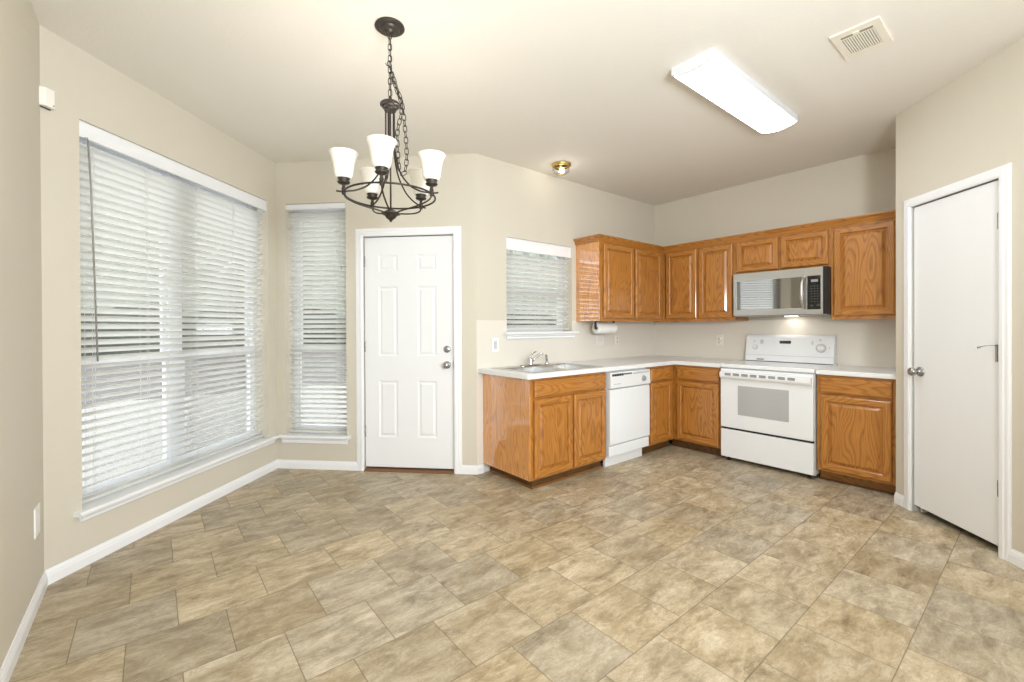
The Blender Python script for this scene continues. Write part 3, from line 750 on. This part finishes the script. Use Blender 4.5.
# faucet
fx, fy = -2.160, -0.112
r = thing('faucet', 'chrome single-lever kitchen faucet with slanted spout behind the sink', 'faucet', None, (fx, fy, zt + 0.0006))
MB().prism([(math.cos(a) * 0.030 + (0.09 if math.cos(a) > 0 else -0.09), math.sin(a) * 0.026) for a in [k * PI / 12 + 1e-3 for k in range(24)]], 0, 0.010).build('base_plate', CHROME, r)
MB().lathe([(0.026, 0.010), (0.024, 0.03), (0.021, 0.055), (0.021, 0.062), (0.012, 0.072), (0, 0.074)], seg=20).build('body', CHROME, r)
MB().tube([(0.006, -0.006, 0.035), (0.028, -0.020, 0.058), (0.052, -0.038, 0.084), (0.070, -0.052, 0.104), (0.082, -0.061, 0.109), (0.090, -0.067, 0.102)], [0.012, 0.010, 0.009, 0.009, 0.009, 0.009], 12).build('spout', CHROME, r)
MB().tube([(0, 0, 0.066), (0.008, 0.004, 0.084), (0.036, 0.008, 0.110), (0.080, 0.010, 0.124)], [0.009, 0.007, 0.006, 0.005], 10).build('lever', CHROME, r)
r = thing('side_sprayer', 'small chrome side sprayer right of the kitchen faucet', 'sprayer', None, (-1.955, -0.112, zt + 0.0006))
MB().lathe([(0.024, 0), (0.024, 0.006), (0.016, 0.012), (0.014, 0.028), (0.015, 0.030)], seg=18, cap0=True, cap1=True).build('base', CHROME, r)
MB().tube([(0, 0, 0.028), (-0.003, 0, 0.05), (-0.008, -0.004, 0.075), (-0.022, -0.014, 0.088)], [0.011, 0.012, 0.013, 0.010], 12).build('spray_head', CHROME, r)

# ------------------------------------------------------------------ dishwasher
r = thing('dishwasher', 'white built-in dishwasher with control panel, between the sink base and the corner cabinet', 'dishwasher', 'sink', (0, 0, 0))
a, b = -1.695, -1.082
MB().box(a + 0.006, b - 0.006, -0.60, -0.02, 0.10, 0.858).build('tub', APPL2, r)
pn = MB()
pn.prism([(-0.601, 0.703), (-0.642, 0.707), (-0.650, 0.715), (-0.646, 0.842), (-0.640, 0.850), (-0.601, 0.852)], a + 0.002, b - 0.002, f=lambda p, q, t: (t, p, q))
pn = pn.build('control_panel', APPL2, r)
mb = MB()
for k in range(5): mb.box(-1.668 + k * 0.034, -1.640 + k * 0.034, -0.6500, -0.6470, 0.818, 0.838)
for k in range(4): mb.box(-1.494 + k * 0.030, -1.470 + k * 0.030, -0.6495, -0.6470, 0.824, 0.836)
mb.build('vent_slots', BLACKP, pn)
MB().box(-1.36, -1.10, -0.6495, -0.6465, 0.820, 0.838, bev=0.001).build('latch_recess', LIGHTGREY, pn)
mb = MB(); mb.lathe([(0.032, 0), (0.032, -0.003), (0, -0.003)], (-1.196, -0.6485, 0.770), 'y', 24); mb.build('knob_ring', LIGHTGREY, pn)
mb = MB(); mb.lathe([(0.024, 0), (0.021, -0.016), (0.017, -0.018), (0, -0.018)], (-1.196, -0.6515, 0.770), 'y', 24); mb.box(-1.200, -1.192, -0.674, -0.667, 0.752, 0.788, 0, 0.002); mb.build('knob', GREYP, pn)
mb = MB()
for k, wd in enumerate((0.018, 0.0, 0.012, 0.012, 0.010, 0.012)):
    if wd: mb.box(-1.640 + k * 0.016, -1.640 + k * 0.016 + wd * 0.8, -0.6500, -0.6475, 0.743, 0.750)
mb.build('lettering', GREYP, pn)
mb = MB(); mb.prism([(-0.601, 0.203), (-0.634, 0.203), (-0.640, 0.210), (-0.640, 0.690), (-0.632, 0.699), (-0.601, 0.699)], a + 0.002, b - 0.002, f=lambda p, q, t: (t, p, q)); mb.build('door', APPL, r)
MB().box(a + 0.003, b - 0.003, -0.632, -0.601, 0.100, 0.195, bev=0.004).build('access_panel', APPL, r)
MB().box(a + 0.004, b - 0.045, -0.583, -0.560, 0.0, 0.099, bev=0.002).build('kick_plate', APPL2, r)

# ------------------------------------------------------------------ range
r = thing('range', 'white freestanding electric range with windowed oven door and tall control backguard', 'stove', 'stove', (0, 0, 0))
a, b = 1.1235, 1.8825
MB().box(a + 0.003, b - 0.003, -0.625, -0.03, 0.035, 0.872).build('body', APPL, r)
MB().box(a - 0.0015, b + 0.0015, -0.660, -0.030, 0.8745, 0.910, bev=0.008, seg=3).build('cooktop', APPL, r)
MB().box(a + 0.01, b - 0.01, -0.630, -0.10, 0.8722, 0.8744).build('top_gap', DARK, r)
d = MB(); d.box(a + 0.004, b - 0.004, -0.664, -0.627, 0.318, 0.866, bev=0.007, seg=2); d = d.build('oven_door', APPL, r)
MB().box(1.286, 1.702, -0.6665, -0.6635, 0.448, 0.716, bev=0.002).build('window', OVENG, d)
mb = MB(); mb.prism([(-0.6645, 0.838), (-0.690, 0.838), (-0.700, 0.828), (-0.700, 0.796), (-0.692, 0.780), (-0.6645, 0.776)], a + 0.012, b - 0.012, f=lambda p, q, t: (t, p, q)); mb.build('handle', APPL, d)
mb = MB()
for k in range(8):
    x = 1.184 + k * 0.0745
    mb.box(x, x + 0.054, -0.7025, -0.6998, 0.806, 0.830)
mb.build('vent_slots', GREYP, d)
MB().box(a + 0.006, b - 0.006, -0.640, -0.626, 0.300, 0.317).build('drawer_gap', DARK, r)
MB().box(a + 0.004, b - 0.004, -0.662, -0.627, 0.040, 0.299, bev=0.007, seg=2).build('storage_drawer', APPL, r)
for x in (a + 0.05, b - 0.05):
    for y in (-0.60, -0.08): MB().lathe([(0.016, 0.0), (0.018, 0.006), (0.010, 0.010), (0.010, 0.036)], (x, y, 0), 'z', 12, cap0=True).build('foot', BLACKP, r)
mb = MB(); mb.prism([(-0.004, 0.910), (-0.105, 0.910), (-0.100, 0.972), (-0.092, 0.976), (-0.070, 1.150), (-0.058, 1.168), (-0.040, 1.176), (-0.004, 1.176)], a - 0.006, b - 0.014, f=lambda p, q, t: (t, p, q))
bgd = mb.build('backguard', APPL, r)
def bgy(z): return -0.092 + (z - 0.976) * 0.022 / 0.174
def onbg(x, z, mb, prof, seg=24, m=0):
    t = math.atan2(0.022, 0.174)
    mb.lathe(prof, (x, bgy(z), z), 'y', seg, m, mat=Matrix.Rotation(-t, 3, 'X')); return mb
for x, z, rr in ((1.204, 1.050, 0.025), (1.768, 1.055, 0.042)):
    onbg(x, z, MB(), [(rr, 0.001), (rr, -0.002), (rr * 0.9, -0.003), (0, -0.003)]).build('dial_ring', LIGHTGREY, bgd)
    mb = onbg(x, z, MB(), [(rr * 0.72, -0.002), (rr * 0.66, -0.016), (rr * 0.5, -0.020), (0, -0.020)]); y = bgy(z)
    mb.box(x - 0.003, x + 0.003, y - 0.024, y - 0.018, z - rr * 0.6, z + rr * 0.6, bev=0.001); mb.build('knob', APPL2, bgd)
for x, z in ((1.195, 1.108), (1.76, 1.128)):
    onbg(x, z, MB(), [(0.008, 0.001), (0.008, -0.002), (0, -0.002)]).build('indicator_mark', LIGHTGREY, bgd)
def bgbox(x0, x1, z0, z1, h):
    mb = MB(); q = [(bgy(z0) + 0.001, z0), (bgy(z0) - h, z0), (bgy(z1) - h, z1), (bgy(z1) + 0.001, z1)]
    return mb.prism(q, x0, x1, f=lambda p, q_, t: (t, p, q_))
bgbox(1.424, 1.522, 1.090, 1.118, 0.002).build('clock_display', BLACKG, bgd)
mb = bgbox(1.250, 1.278, 1.085, 1.125, 0.003); mb.build('push_button', LIGHTGREY, bgd)
for x in (1.338, 1.374): bgbox(x, x + 0.026, 1.088, 1.116, 0.0025).build('push_button', APPL2, bgd)
for x in (1.692, 1.700, 1.828):
    bgbox(x, x + 0.006, 1.085 if x < 1.8 else 1.05, 1.120 if x < 1.8 else 1.07, 0.0012).build('indicator_mark', LIGHTGREY, bgd)
mb = MB(); mb.box(1.226, 1.292, -0.1068, -0.1030, 0.924, 0.938, bev=0.001); mb.build('nameplate', GREYP, bgd)
MB().box(a - 0.005, b - 0.015, -0.1055, -0.098, 0.9105, 0.916).build('lower_seam', DARK, bgd)
MB().box(a - 0.005, b - 0.015, -0.1008, -0.0965, 0.9715, 0.9755).build('seam_line', LIGHTGREY, bgd)

# ------------------------------------------------------------------ microwave
r = thing('microwave', 'stainless steel over-range microwave with black control panel, hung under the short cabinet', 'microwave', 'stove', (0, 0, 0))
a, b, z0, z1 = 1.132, 1.902, 1.352, 1.7665
MB().box(a, b, -0.370, -0.004, z0 + 0.012, z1).build('body', BLACKP, r)
MB().box(a + 0.01, b - 0.01, -0.385, -0.01, z0 + 0.002, z0 + 0.0115).build('underside_grille', GREYP, r)
xd = 1.756
d = MB(); fw = 0.028
d.box(a, 1.162, -0.402, -0.371, z0 + 0.012, z1 - 0.001).box(1.722, xd - 0.0015, -0.402, -0.371, z0 + 0.012, z1 - 0.001)
d.box(1.162, 1.722, -0.402, -0.371, 1.692, z1 - 0.001).box(1.162, 1.722, -0.402, -0.371, z0 + 0.012, 1.418)
d = d.build('door', STEEL, r)
MB().box(1.1615, 1.7215, -0.3995, -0.372, 1.4175, 1.6925).build('window', MIRG, d)
MB().tube([(1.736, -0.404, 1.690), (1.734, -0.428, 1.675), (1.730, -0.448, 1.62), (1.729, -0.452, 1.555), (1.730, -0.448, 1.49), (1.734, -0.428, 1.432), (1.736, -0.404, 1.418)], [0.012, 0.014, 0.0155, 0.016, 0.0155, 0.014, 0.012], 12).build('handle', STEEL, d)
c = MB(); c.box(xd, 1.872, -0.402, -0.371, z0 + 0.012, z1 - 0.001); c = c.build('control_panel', STEEL, r)
MB().box(xd + 0.002, 1.856, -0.4035, -0.4005, 1.404, 1.694).build('keypad', BLACKG, c)
MB().box(1.786, 1.838, -0.4048, -0.4036, 1.640, 1.662).build('display', GREYP, c)
KEYM = mat('faint_key_print', (74, 74, 74), 0.5, noise=(20, 0.1))
for i in range(3):
    for j in range(7):
        x = 1.784 + i * 0.022; z = 1.600 - j * 0.022
        MB().box(x, x + 0.012, -0.4045, -0.4036, z, z + 0.008).build('button', KEYM, c)
for x in (1.782, 1.828): MB().box(x, x + 0.020, -0.4046, -0.4036, 1.432, 1.444).build('button', KEYM, c)
MB().box(1.8725, b, -0.398, -0.371, z0 + 0.012, z1).build('side_cheek', BLACKP, r)
MB().box(1.48, 1.58, -0.12, -0.06, z0 + 0.0014, z0 + 0.0035).build('lamp_lens', LENS, r)

# paper towel under the wall cabinet
r = thing('paper_towel_holder', 'white paper towel roll on a holder under the oak wall cabinet by the sink', 'paper towel', None, (-1.16, -0.160, 1.247))
mb = MB(); mb.lathe([(0.020, -0.138), (0.054, -0.138), (0.0555, -0.132), (0.0555, 0.132), (0.054, 0.138), (0.020, 0.138), (0.020, -0.138)], axis='x', seg=32); mb.build('roll', PAPER, r)
MB().tube([(-0.150, 0, 0), (0.150, 0, 0)], 0.008, 10).build('rod', BLACKP, r)
for s_ in (-1, 1):
    MB().box(s_ * 0.146 - 0.004, s_ * 0.146 + 0.004, -0.014, 0.014, -0.012, 0.0695, bev=0.002).build('bracket', BLACKP, r)
MB().box(-0.150, 0.150, -0.02, 0.02, 0.0698, 0.0755).build('mount_plate', BLACKP, r)

# ------------------------------------------------------------------ wall plates
def plate(name, label, fr, x, z, w_, h_, mat_, kind, cat, n=1):
    r = thing(name, label, cat, fr, (x, 0, z), 'wall plates')
    MB().box(-w_ / 2, w_ / 2, -0.006, 0.0, -h_ / 2, h_ / 2, bev=0.002).build('cover_plate', mat_, r)
    for i in range(n):
        cx = (i - (n - 1) / 2) * 0.046
        if kind == 'outlet':
            for dz in (-0.02, 0.02):
                f = MB().lathe([(0.016, -0.0055), (0.016, -0.0075), (0, -0.0075)], (cx, 0, dz), 'y', 20).build('receptacle', mat_, r)
                MB().box(cx - 0.007, cx - 0.0045, -0.0083, -0.0070, dz - 0.002, dz + 0.008).box(cx + 0.0045, cx + 0.007, -0.0083, -0.0070, dz - 0.002, dz + 0.008).build('slots', DARK, f)
        elif kind == 'rocker':
            MB().box(cx - 0.017, cx + 0.017, -0.0085, -0.0055, -0.034, 0.034, bev=0.001).build('rocker', LIGHTGREY if n == 1 else mat_, r)
        elif kind == 'toggle':
            MB().box(cx - 0.005, cx + 0.005, -0.016, -0.0055, -0.006, 0.012, bev=0.002).build('toggle', mat_, r)
        else:
            for dz in (-0.03, 0.03): MB().lathe([(0.004, -0.0055), (0.003, -0.0075), (0, -0.0078)], (cx, 0, dz), 'y', 10).build('screw', mat_, r)
    return r
plate('light_switch', 'white switch plate between the exterior door corner and the sink window', 'sink', -2.480, 1.103, 0.078, 0.124, PLATE, 'rocker', 'switch')
plate('wall_outlet', 'wide ivory two-gang plate on the wall under the paper towel roll', 'sink', -1.050, 1.108, 0.128, 0.118, PLATEB, 'toggle', 'outlet', 2)
plate('wall_outlet', 'single ivory outlet plate right of the paper towel roll', 'sink', -0.752, 1.106, 0.075, 0.112, PLATEB, 'outlet', 'outlet')
plate('wall_outlet', 'ivory outlet plate left of the range backguard', 'stove', 0.806, 1.105, 0.072, 0.116, PLATEB, 'outlet', 'outlet')
plate('blank_plate', 'white plate low on the side wall by the large window', 'side', -0.182, 0.383, 0.105, 0.135, PLATE, 'blank', 'plate')

# corner alarm sensor
r = thing('motion_sensor', 'small ivory alarm sensor high beside the large window', 'sensor', 'left', (0.010, -0.001, 2.400))
mb = MB(); mb.prism([(-0.028, -0.0071), (0.036, -0.0071), (0.036, -0.020), (0.026, -0.034), (-0.010, -0.034), (-0.028, -0.018)], -0.046, 0.042)
mb.build('housing', SENSOR, r)
MB().box(-0.034, 0.030, -0.007, 0.0, -0.050, 0.043).build('gap_shade_plate', DARK, r)  # dark sheet put in for the shaded gap beside the housing
mb = MB(); mb.lathe([(0.004, -0.0335), (0.003, -0.036), (0, -0.0365)], (0.022, 0, -0.034), 'y', 12); mb.build('indicator', GREYP, r)

# ------------------------------------------------------------------ ceiling vent
r = thing('ceiling_vent', 'cream metal air register on the ceiling near the pantry', 'vent', None, (-1.968, -2.481, H))
MB().cells([-0.148, -0.108, 0.108, 0.148], [-0.100, -0.066, 0.066, 0.100], lambda i, j: not (i == 1 and j == 1), -0.008, 0.0).build('frame', VENTM, r)
MB().box(-0.1075, 0.1075, -0.0655, 0.0655, -0.0015, -0.0005).build('backing', DARK, r)
mb = MB()
for k in range(13):
    y = -0.064 + k * 0.0100
    mb.prism([(y, -0.0022), (y + 0.0030, -0.0078), (y + 0.0062, -0.0078), (y + 0.0030, -0.0022)], -0.074, 0.1070, f=lambda p, q, t: (t, p, q))
mb.box(-0.1070, -0.0995, -0.0655, 0.0655, -0.0078, -0.003).box(-0.0805, -0.0740, -0.0655, 0.0655, -0.0078, -0.003)
mb.build('louvres', VENTM, r)
MB().box(-0.0990, -0.0810, -0.065, 0.065, -0.0074, -0.003).build('damper_panel', mat('grey_vent_slot', (150, 140, 122), 0.6, noise=(9, 0.05)), r)
MB().box(-0.112, -0.089, -0.012, 0.014, -0.013, -0.008, bev=0.001).build('damper_lever', VENTM, r)

# ------------------------------------------------------------------ fluorescent ceiling fixture
r = thing('ceiling_light', 'long white wraparound fluorescent light on the kitchen ceiling', 'ceiling light', None, (-1.895, -1.848, H))
hl, hw = 0.612, 0.122
MB().box(-hl + 0.012, hl - 0.012, -hw, -hw + 0.004, -0.044, -0.0005).box(-hl + 0.012, hl - 0.012, hw - 0.004, hw, -0.044, -0.0005).box(-hl + 0.012, hl - 0.012, -hw + 0.004, hw - 0.004, -0.012, -0.0005).build('pan', FIXW, r)
arc = [(-hw + 0.005, -0.030)] + [(math.sin(t) * (hw - 0.0055), -0.0445 - 0.026 * max(0, math.cos(t)) ** 2) for t in [(-1 + k / 8) * PI / 2 * 0.99 for k in range(17)]] + [(hw - 0.005, -0.030)]
mb = MB(); mb.prism(arc, -hl + 0.012, hl - 0.012, f=lambda p, q, t: (t, p, q)); mb.build('diffuser', DIFF, r)
for x in (-hl, hl - 0.011):
    MB().prism([(-hw, -0.0004)] + [(math.sin(t) * hw, -0.046 - 0.027 * max(0, math.cos(t)) ** 2) for t in [(-1 + k / 8) * PI / 2 for k in range(17)]] + [(hw, -0.0004)], x, x + 0.011, f=lambda p, q, t: (t, p, q)).build('end_cap', FIXW, r)

# brass dome light over the sink
r = thing('dome_light', 'small brass ceiling light with clear glass dome above the sink window', 'ceiling light', None, (-1.915, -0.272, H))
MB().lathe([(0.0, 0), (0.088, 0), (0.090, -0.006), (0.084, -0.020), (0.070, -0.028), (0.066, -0.026)], seg=32).build('base', BRASS, r)
MB().lathe([(0.068, -0.026), (0.078, -0.036), (0.080, -0.050), (0.070, -0.072), (0.048, -0.088), (0.022, -0.095), (0.0, -0.096)], seg=32).build('glass_dome', DOME, r)
MB().lathe([(0.016, -0.004), (0.016, -0.030), (0.013, -0.034)], (-0.012, 0.0, 0), seg=14).build('socket', BRASS, r)
MB().lathe([(0.010, -0.032), (0.016, -0.042), (0.022, -0.056), (0.018, -0.070), (0.008, -0.077), (0, -0.078)], (0.008, 0.0, 0), seg=16).build('bulb', BULB, r)

# ------------------------------------------------------------------ chandelier
CX, CY = -3.922, -1.050
r = thing('chandelier', 'dark bronze five-light chandelier with white glass bell shades hanging over the nook', 'chandelier', None, (CX, CY, H))
Z = lambda z: z - H - 0.022
MB().lathe([(0, 0), (0.070, 0), (0.072, -0.006), (0.064, -0.012), (0.048, -0.014), (0.044, -0.022), (0.026, -0.026), (0.020, -0.036), (0.006, -0.040), (0, -0.046)], seg=40, smooth=False).build('canopy', BRONZE, r)
def link(mb, c, t, up_n, L=0.034, W=0.017, wr=0.0021):
    t = t.normalized(); n = up_n - t * up_n.dot(t); n = n.normalized()
    pts = []
    for k in range(14):
        a = 2 * PI * k / 14
        ex = (L - W) / 2 * (1 if math.cos(a) > 0 else -1)
        pts.append(c + t * (ex + math.cos(a) * W / 2) + n * (math.sin(a) * W / 2))
    mb.tube(pts, wr, 6, closed=True)
def chain(pts, step=0.0265, flip=0):
    pts = [Vector(p) for p in pts]
    # resample
    P = [pts[0]]
    dense = []
    for a, b in zip(pts, pts[1:]):
        n = max(2, int((b - a).length / 0.002))
        dense += [a.lerp(b, k / n) for k in range(n)]
    dense.append(pts[-1]); acc = 0; out = [dense[0]]
    for a, b in zip(dense, dense[1:]):
        acc += (b - a).length
        if acc >= step: out.append(b); acc = 0
    mb = MB()
    for i, c in enumerate(out):
        t = (out[min(i + 1, len(out) - 1)] - out[max(i - 1, 0)])
        n = R.copy() * (1 if i % 2 == 0 else 0.25) + F * (0.15 if i % 2 == 0 else 1)
        link(mb, c, t, n)
    return mb
def smooth(pts, n=10):
    pts = [Vector(p) for p in pts]; out = []
    for i in range(len(pts) - 1):
        p0, p1, p2, p3 = pts[max(i - 1, 0)], pts[i], pts[i + 1], pts[min(i + 2, len(pts) - 1)]
        for k in range(n):
            t = k / n
            out.append(0.5 * ((2 * p1) + (-p0 + p2) * t + (2 * p0 - 5 * p1 + 4 * p2 - p3) * t * t + (-p0 + 3 * p1 - 3 * p2 + p3) * t ** 3))
    out.append(pts[-1]); return out
ZT = 2.392
chain([(0, 0, -0.046), (0, 0, Z(ZT + 0.03))]).build('chain', BRONZE, r)
lat = lambda a, z, d=0.0: R * a - F * d + Vector((0, 0, Z(z)))
sw = smooth([lat(0.0, 2.58, 0.01), lat(0.028, 2.48, 0.02), lat(0.062, 2.385, 0.02), lat(0.078, 2.25, 0.02), lat(0.085, 2.13, 0.02), lat(0.078, 2.06, 0.02), lat(0.062, 2.035, 0.02), lat(0.048, 2.06, 0.02), lat(0.042, 2.14, 0.02), lat(0.040, 2.24, 0.02), lat(0.058, 2.34, 0.012), lat(0.058, 2.39, 0.01), lat(0.03, 2.47, 0.0), lat(0.008, 2.56, 0.0)])
chain(sw).build('swag_chain', BRONZE, r)
MB().tube(smooth([lat(0, 2.73), lat(0.006, 2.62, 0.005), lat(0.004, 2.5, 0.006), lat(0.003, 2.41)]), 0.0022, 6).tube(smooth([lat(-0.022, 2.592), lat(-0.012, 2.575, 0.01), lat(0.0, 2.578, 0.01)]), 0.002, 6).build('cord', BRONZE, r)
MB().lathe([(0.0, Z(ZT + 0.035)), (0.008, Z(ZT + 0.034)), (0.008, Z(ZT + 0.012)), (0.030, Z(ZT + 0.008)), (0.044, Z(ZT + 0.003)), (0.049, Z(ZT - 0.003)), (0.049, Z(ZT - 0.010)), (0.040, Z(ZT - 0.014)), (0.038, Z(ZT - 0.022)), (0.030, Z(ZT - 0.026)), (0.029, Z(ZT - 0.036)), (0, Z(ZT - 0.038))], seg=36, smooth=False).build('top_cap', BRONZE, r)
MB().tube([(0, 0, Z(ZT - 0.03)), (0, 0, Z(1.85))], 0.0042, 10).build('centre_rod', BRONZE, r)
ZR, RR = 1.932, 0.218
MB().tube([(RR * math.cos(2 * PI * k / 60), RR * math.sin(2 * PI * k / 60), Z(ZR)) for k in range(60)], 0.0048, 8, closed=True).build('ring', BRONZE, r)
MB().lathe([(0, Z(1.868)), (0.020, Z(1.866)), (0.030, Z(1.858)), (0.046, Z(1.850)), (0.046, Z(1.846)), (0.030, Z(1.838)), (0.022, Z(1.826)), (0.010, Z(1.818)), (0.004, Z(1.808)), (0, Z(1.806))], seg=30, smooth=False).build('hub', BRONZE, r)
for i in range(5):
    ph = math.radians(4.4 + 72 * i)
    # horizontal direction: lateral sin, towards camera cos
    dv = R * math.sin(ph) - F * math.cos(ph)
    def at(rad, z): return dv * rad + Vector((0, 0, Z(z)))
    mb = MB()
    mb.tube(smooth([at(0.022, ZT - 0.028), at(0.022, 2.26), at(0.026, 2.15), at(0.052, 2.05), at(0.102, 1.982), at(0.155, 1.950), at(0.200, 1.938), at(RR, 1.934), at(0.236, 1.933), at(0.252, 1.934)], 8), 0.0042, 8)
    arm = mb.build('arm', BRONZE, r)
    MB().tube(smooth([at(RR, ZR - 0.004), at(0.208, 1.906), at(0.168, 1.886), at(0.115, 1.872), at(0.065, 1.862), at(0.028, 1.852)], 8), 0.0042, 8).build('lower_arm', BRONZE, arm)
    cc = at(RR, 0) - Vector((0, 0, Z(0)))
    MB().lathe([(0.009, Z(1.920)), (0.010, Z(1.950)), (0.007, Z(1.955)), (0.008, Z(1.966)), (0.026, Z(1.972)), (0.030, Z(1.978)), (0.024, Z(1.984)), (0.027, Z(1.992)), (0.031, Z(2.000)), (0.031, Z(2.006)), (0.0, Z(2.006))], cc, seg=20).build('lamp_cup', BRONZE, arm)
    out = [(0.033, 2.000), (0.038, 2.006), (0.042, 2.020), (0.0455, 2.045), (0.050, 2.072), (0.056, 2.096), (0.063, 2.112), (0.069, 2.121)]
    pr = [(a_, Z(z_ - 0.004)) for a_, z_ in out]; inn = [(a_ - 0.003, Z(z_ - 0.004)) for a_, z_ in out[::-1]]
    mb = MB(); mb.lathe([(0.0, pr[0][1])] + pr + inn + [(0.0, pr[0][1] + 0.004)], cc, seg=28)
    shade = mb.build('glass_shade', SHADE, r)
    MB().lathe([(0.012, Z(2.006)), (0.013, Z(2.02)), (0.020, Z(2.036)), (0.022, Z(2.046)), (0.014, Z(2.058)), (0, Z(2.062))], cc, seg=14).build('bulb', FROST, arm)
    wl = Vector((CX, CY, H)) + cc + Vector((0, 0, Z(2.092)))
    point('chandelier_lamp', wl, 1.0, 0.024, (1, 0.96, 0.91))

# ------------------------------------------------------------------ outside the windows
o = MB().box(-60, 60, -40, 65, -0.40, -0.18).build('exterior_ground', GROUND); struct(o, 'pale ground outside the windows', 'ground')
mb = MB()
mb.prism([(-60, 8.5), (60, 8.5), (60, 60), (-60, 60)], -0.179, -0.170)
struct(mb.build('exterior_lawn', LAWN), 'grey-green lawn beyond the patio', 'lawn')
def hedge(name, p0, p1, h, d, m, label, cat):
    mb = MB(); p0, p1 = Vector(p0), Vector(p1); n = int((p1 - p0).length / 0.7); t = (p1 - p0).normalized(); nn = Vector((-t.y, t.x, 0)); rows = []
    for i in range(n + 1):
        b_ = p0 + t * (i * (p1 - p0).length / n); ring = []
        for k in range(9):
            a_ = PI * k / 8; rr_ = 1 + random.uniform(-0.14, 0.18)
            ring.append(mb.bm.verts.new(b_ + nn * (-math.cos(a_) * d * rr_) + Vector((0, 0, -0.17 + (max(0.0, math.sin(a_)) ** 0.6 if k not in (0, 8) else 0) * h * rr_))))
        rows.append(ring)
    for a_, b_ in zip(rows, rows[1:]):
        for k in range(8): mb.face([a_[k], a_[k + 1], b_[k + 1], b_[k]])
    mb.face(rows[0][::-1]); mb.face(rows[-1])
    return tag(mb.build(name, m), label, cat)
hedge('hedge', (-24, 30, 0), (50, 30, 0), 2.5, 1.2, LEAF, 'dark clipped hedge outside, seen between the blind slats', 'hedge')
hedge('treeline', (-34, 42, 0), (70, 42, 0), 15.0, 3.0, TREES, 'pale grey-green tree line behind the hedge', 'trees')['kind'] = 'stuff'
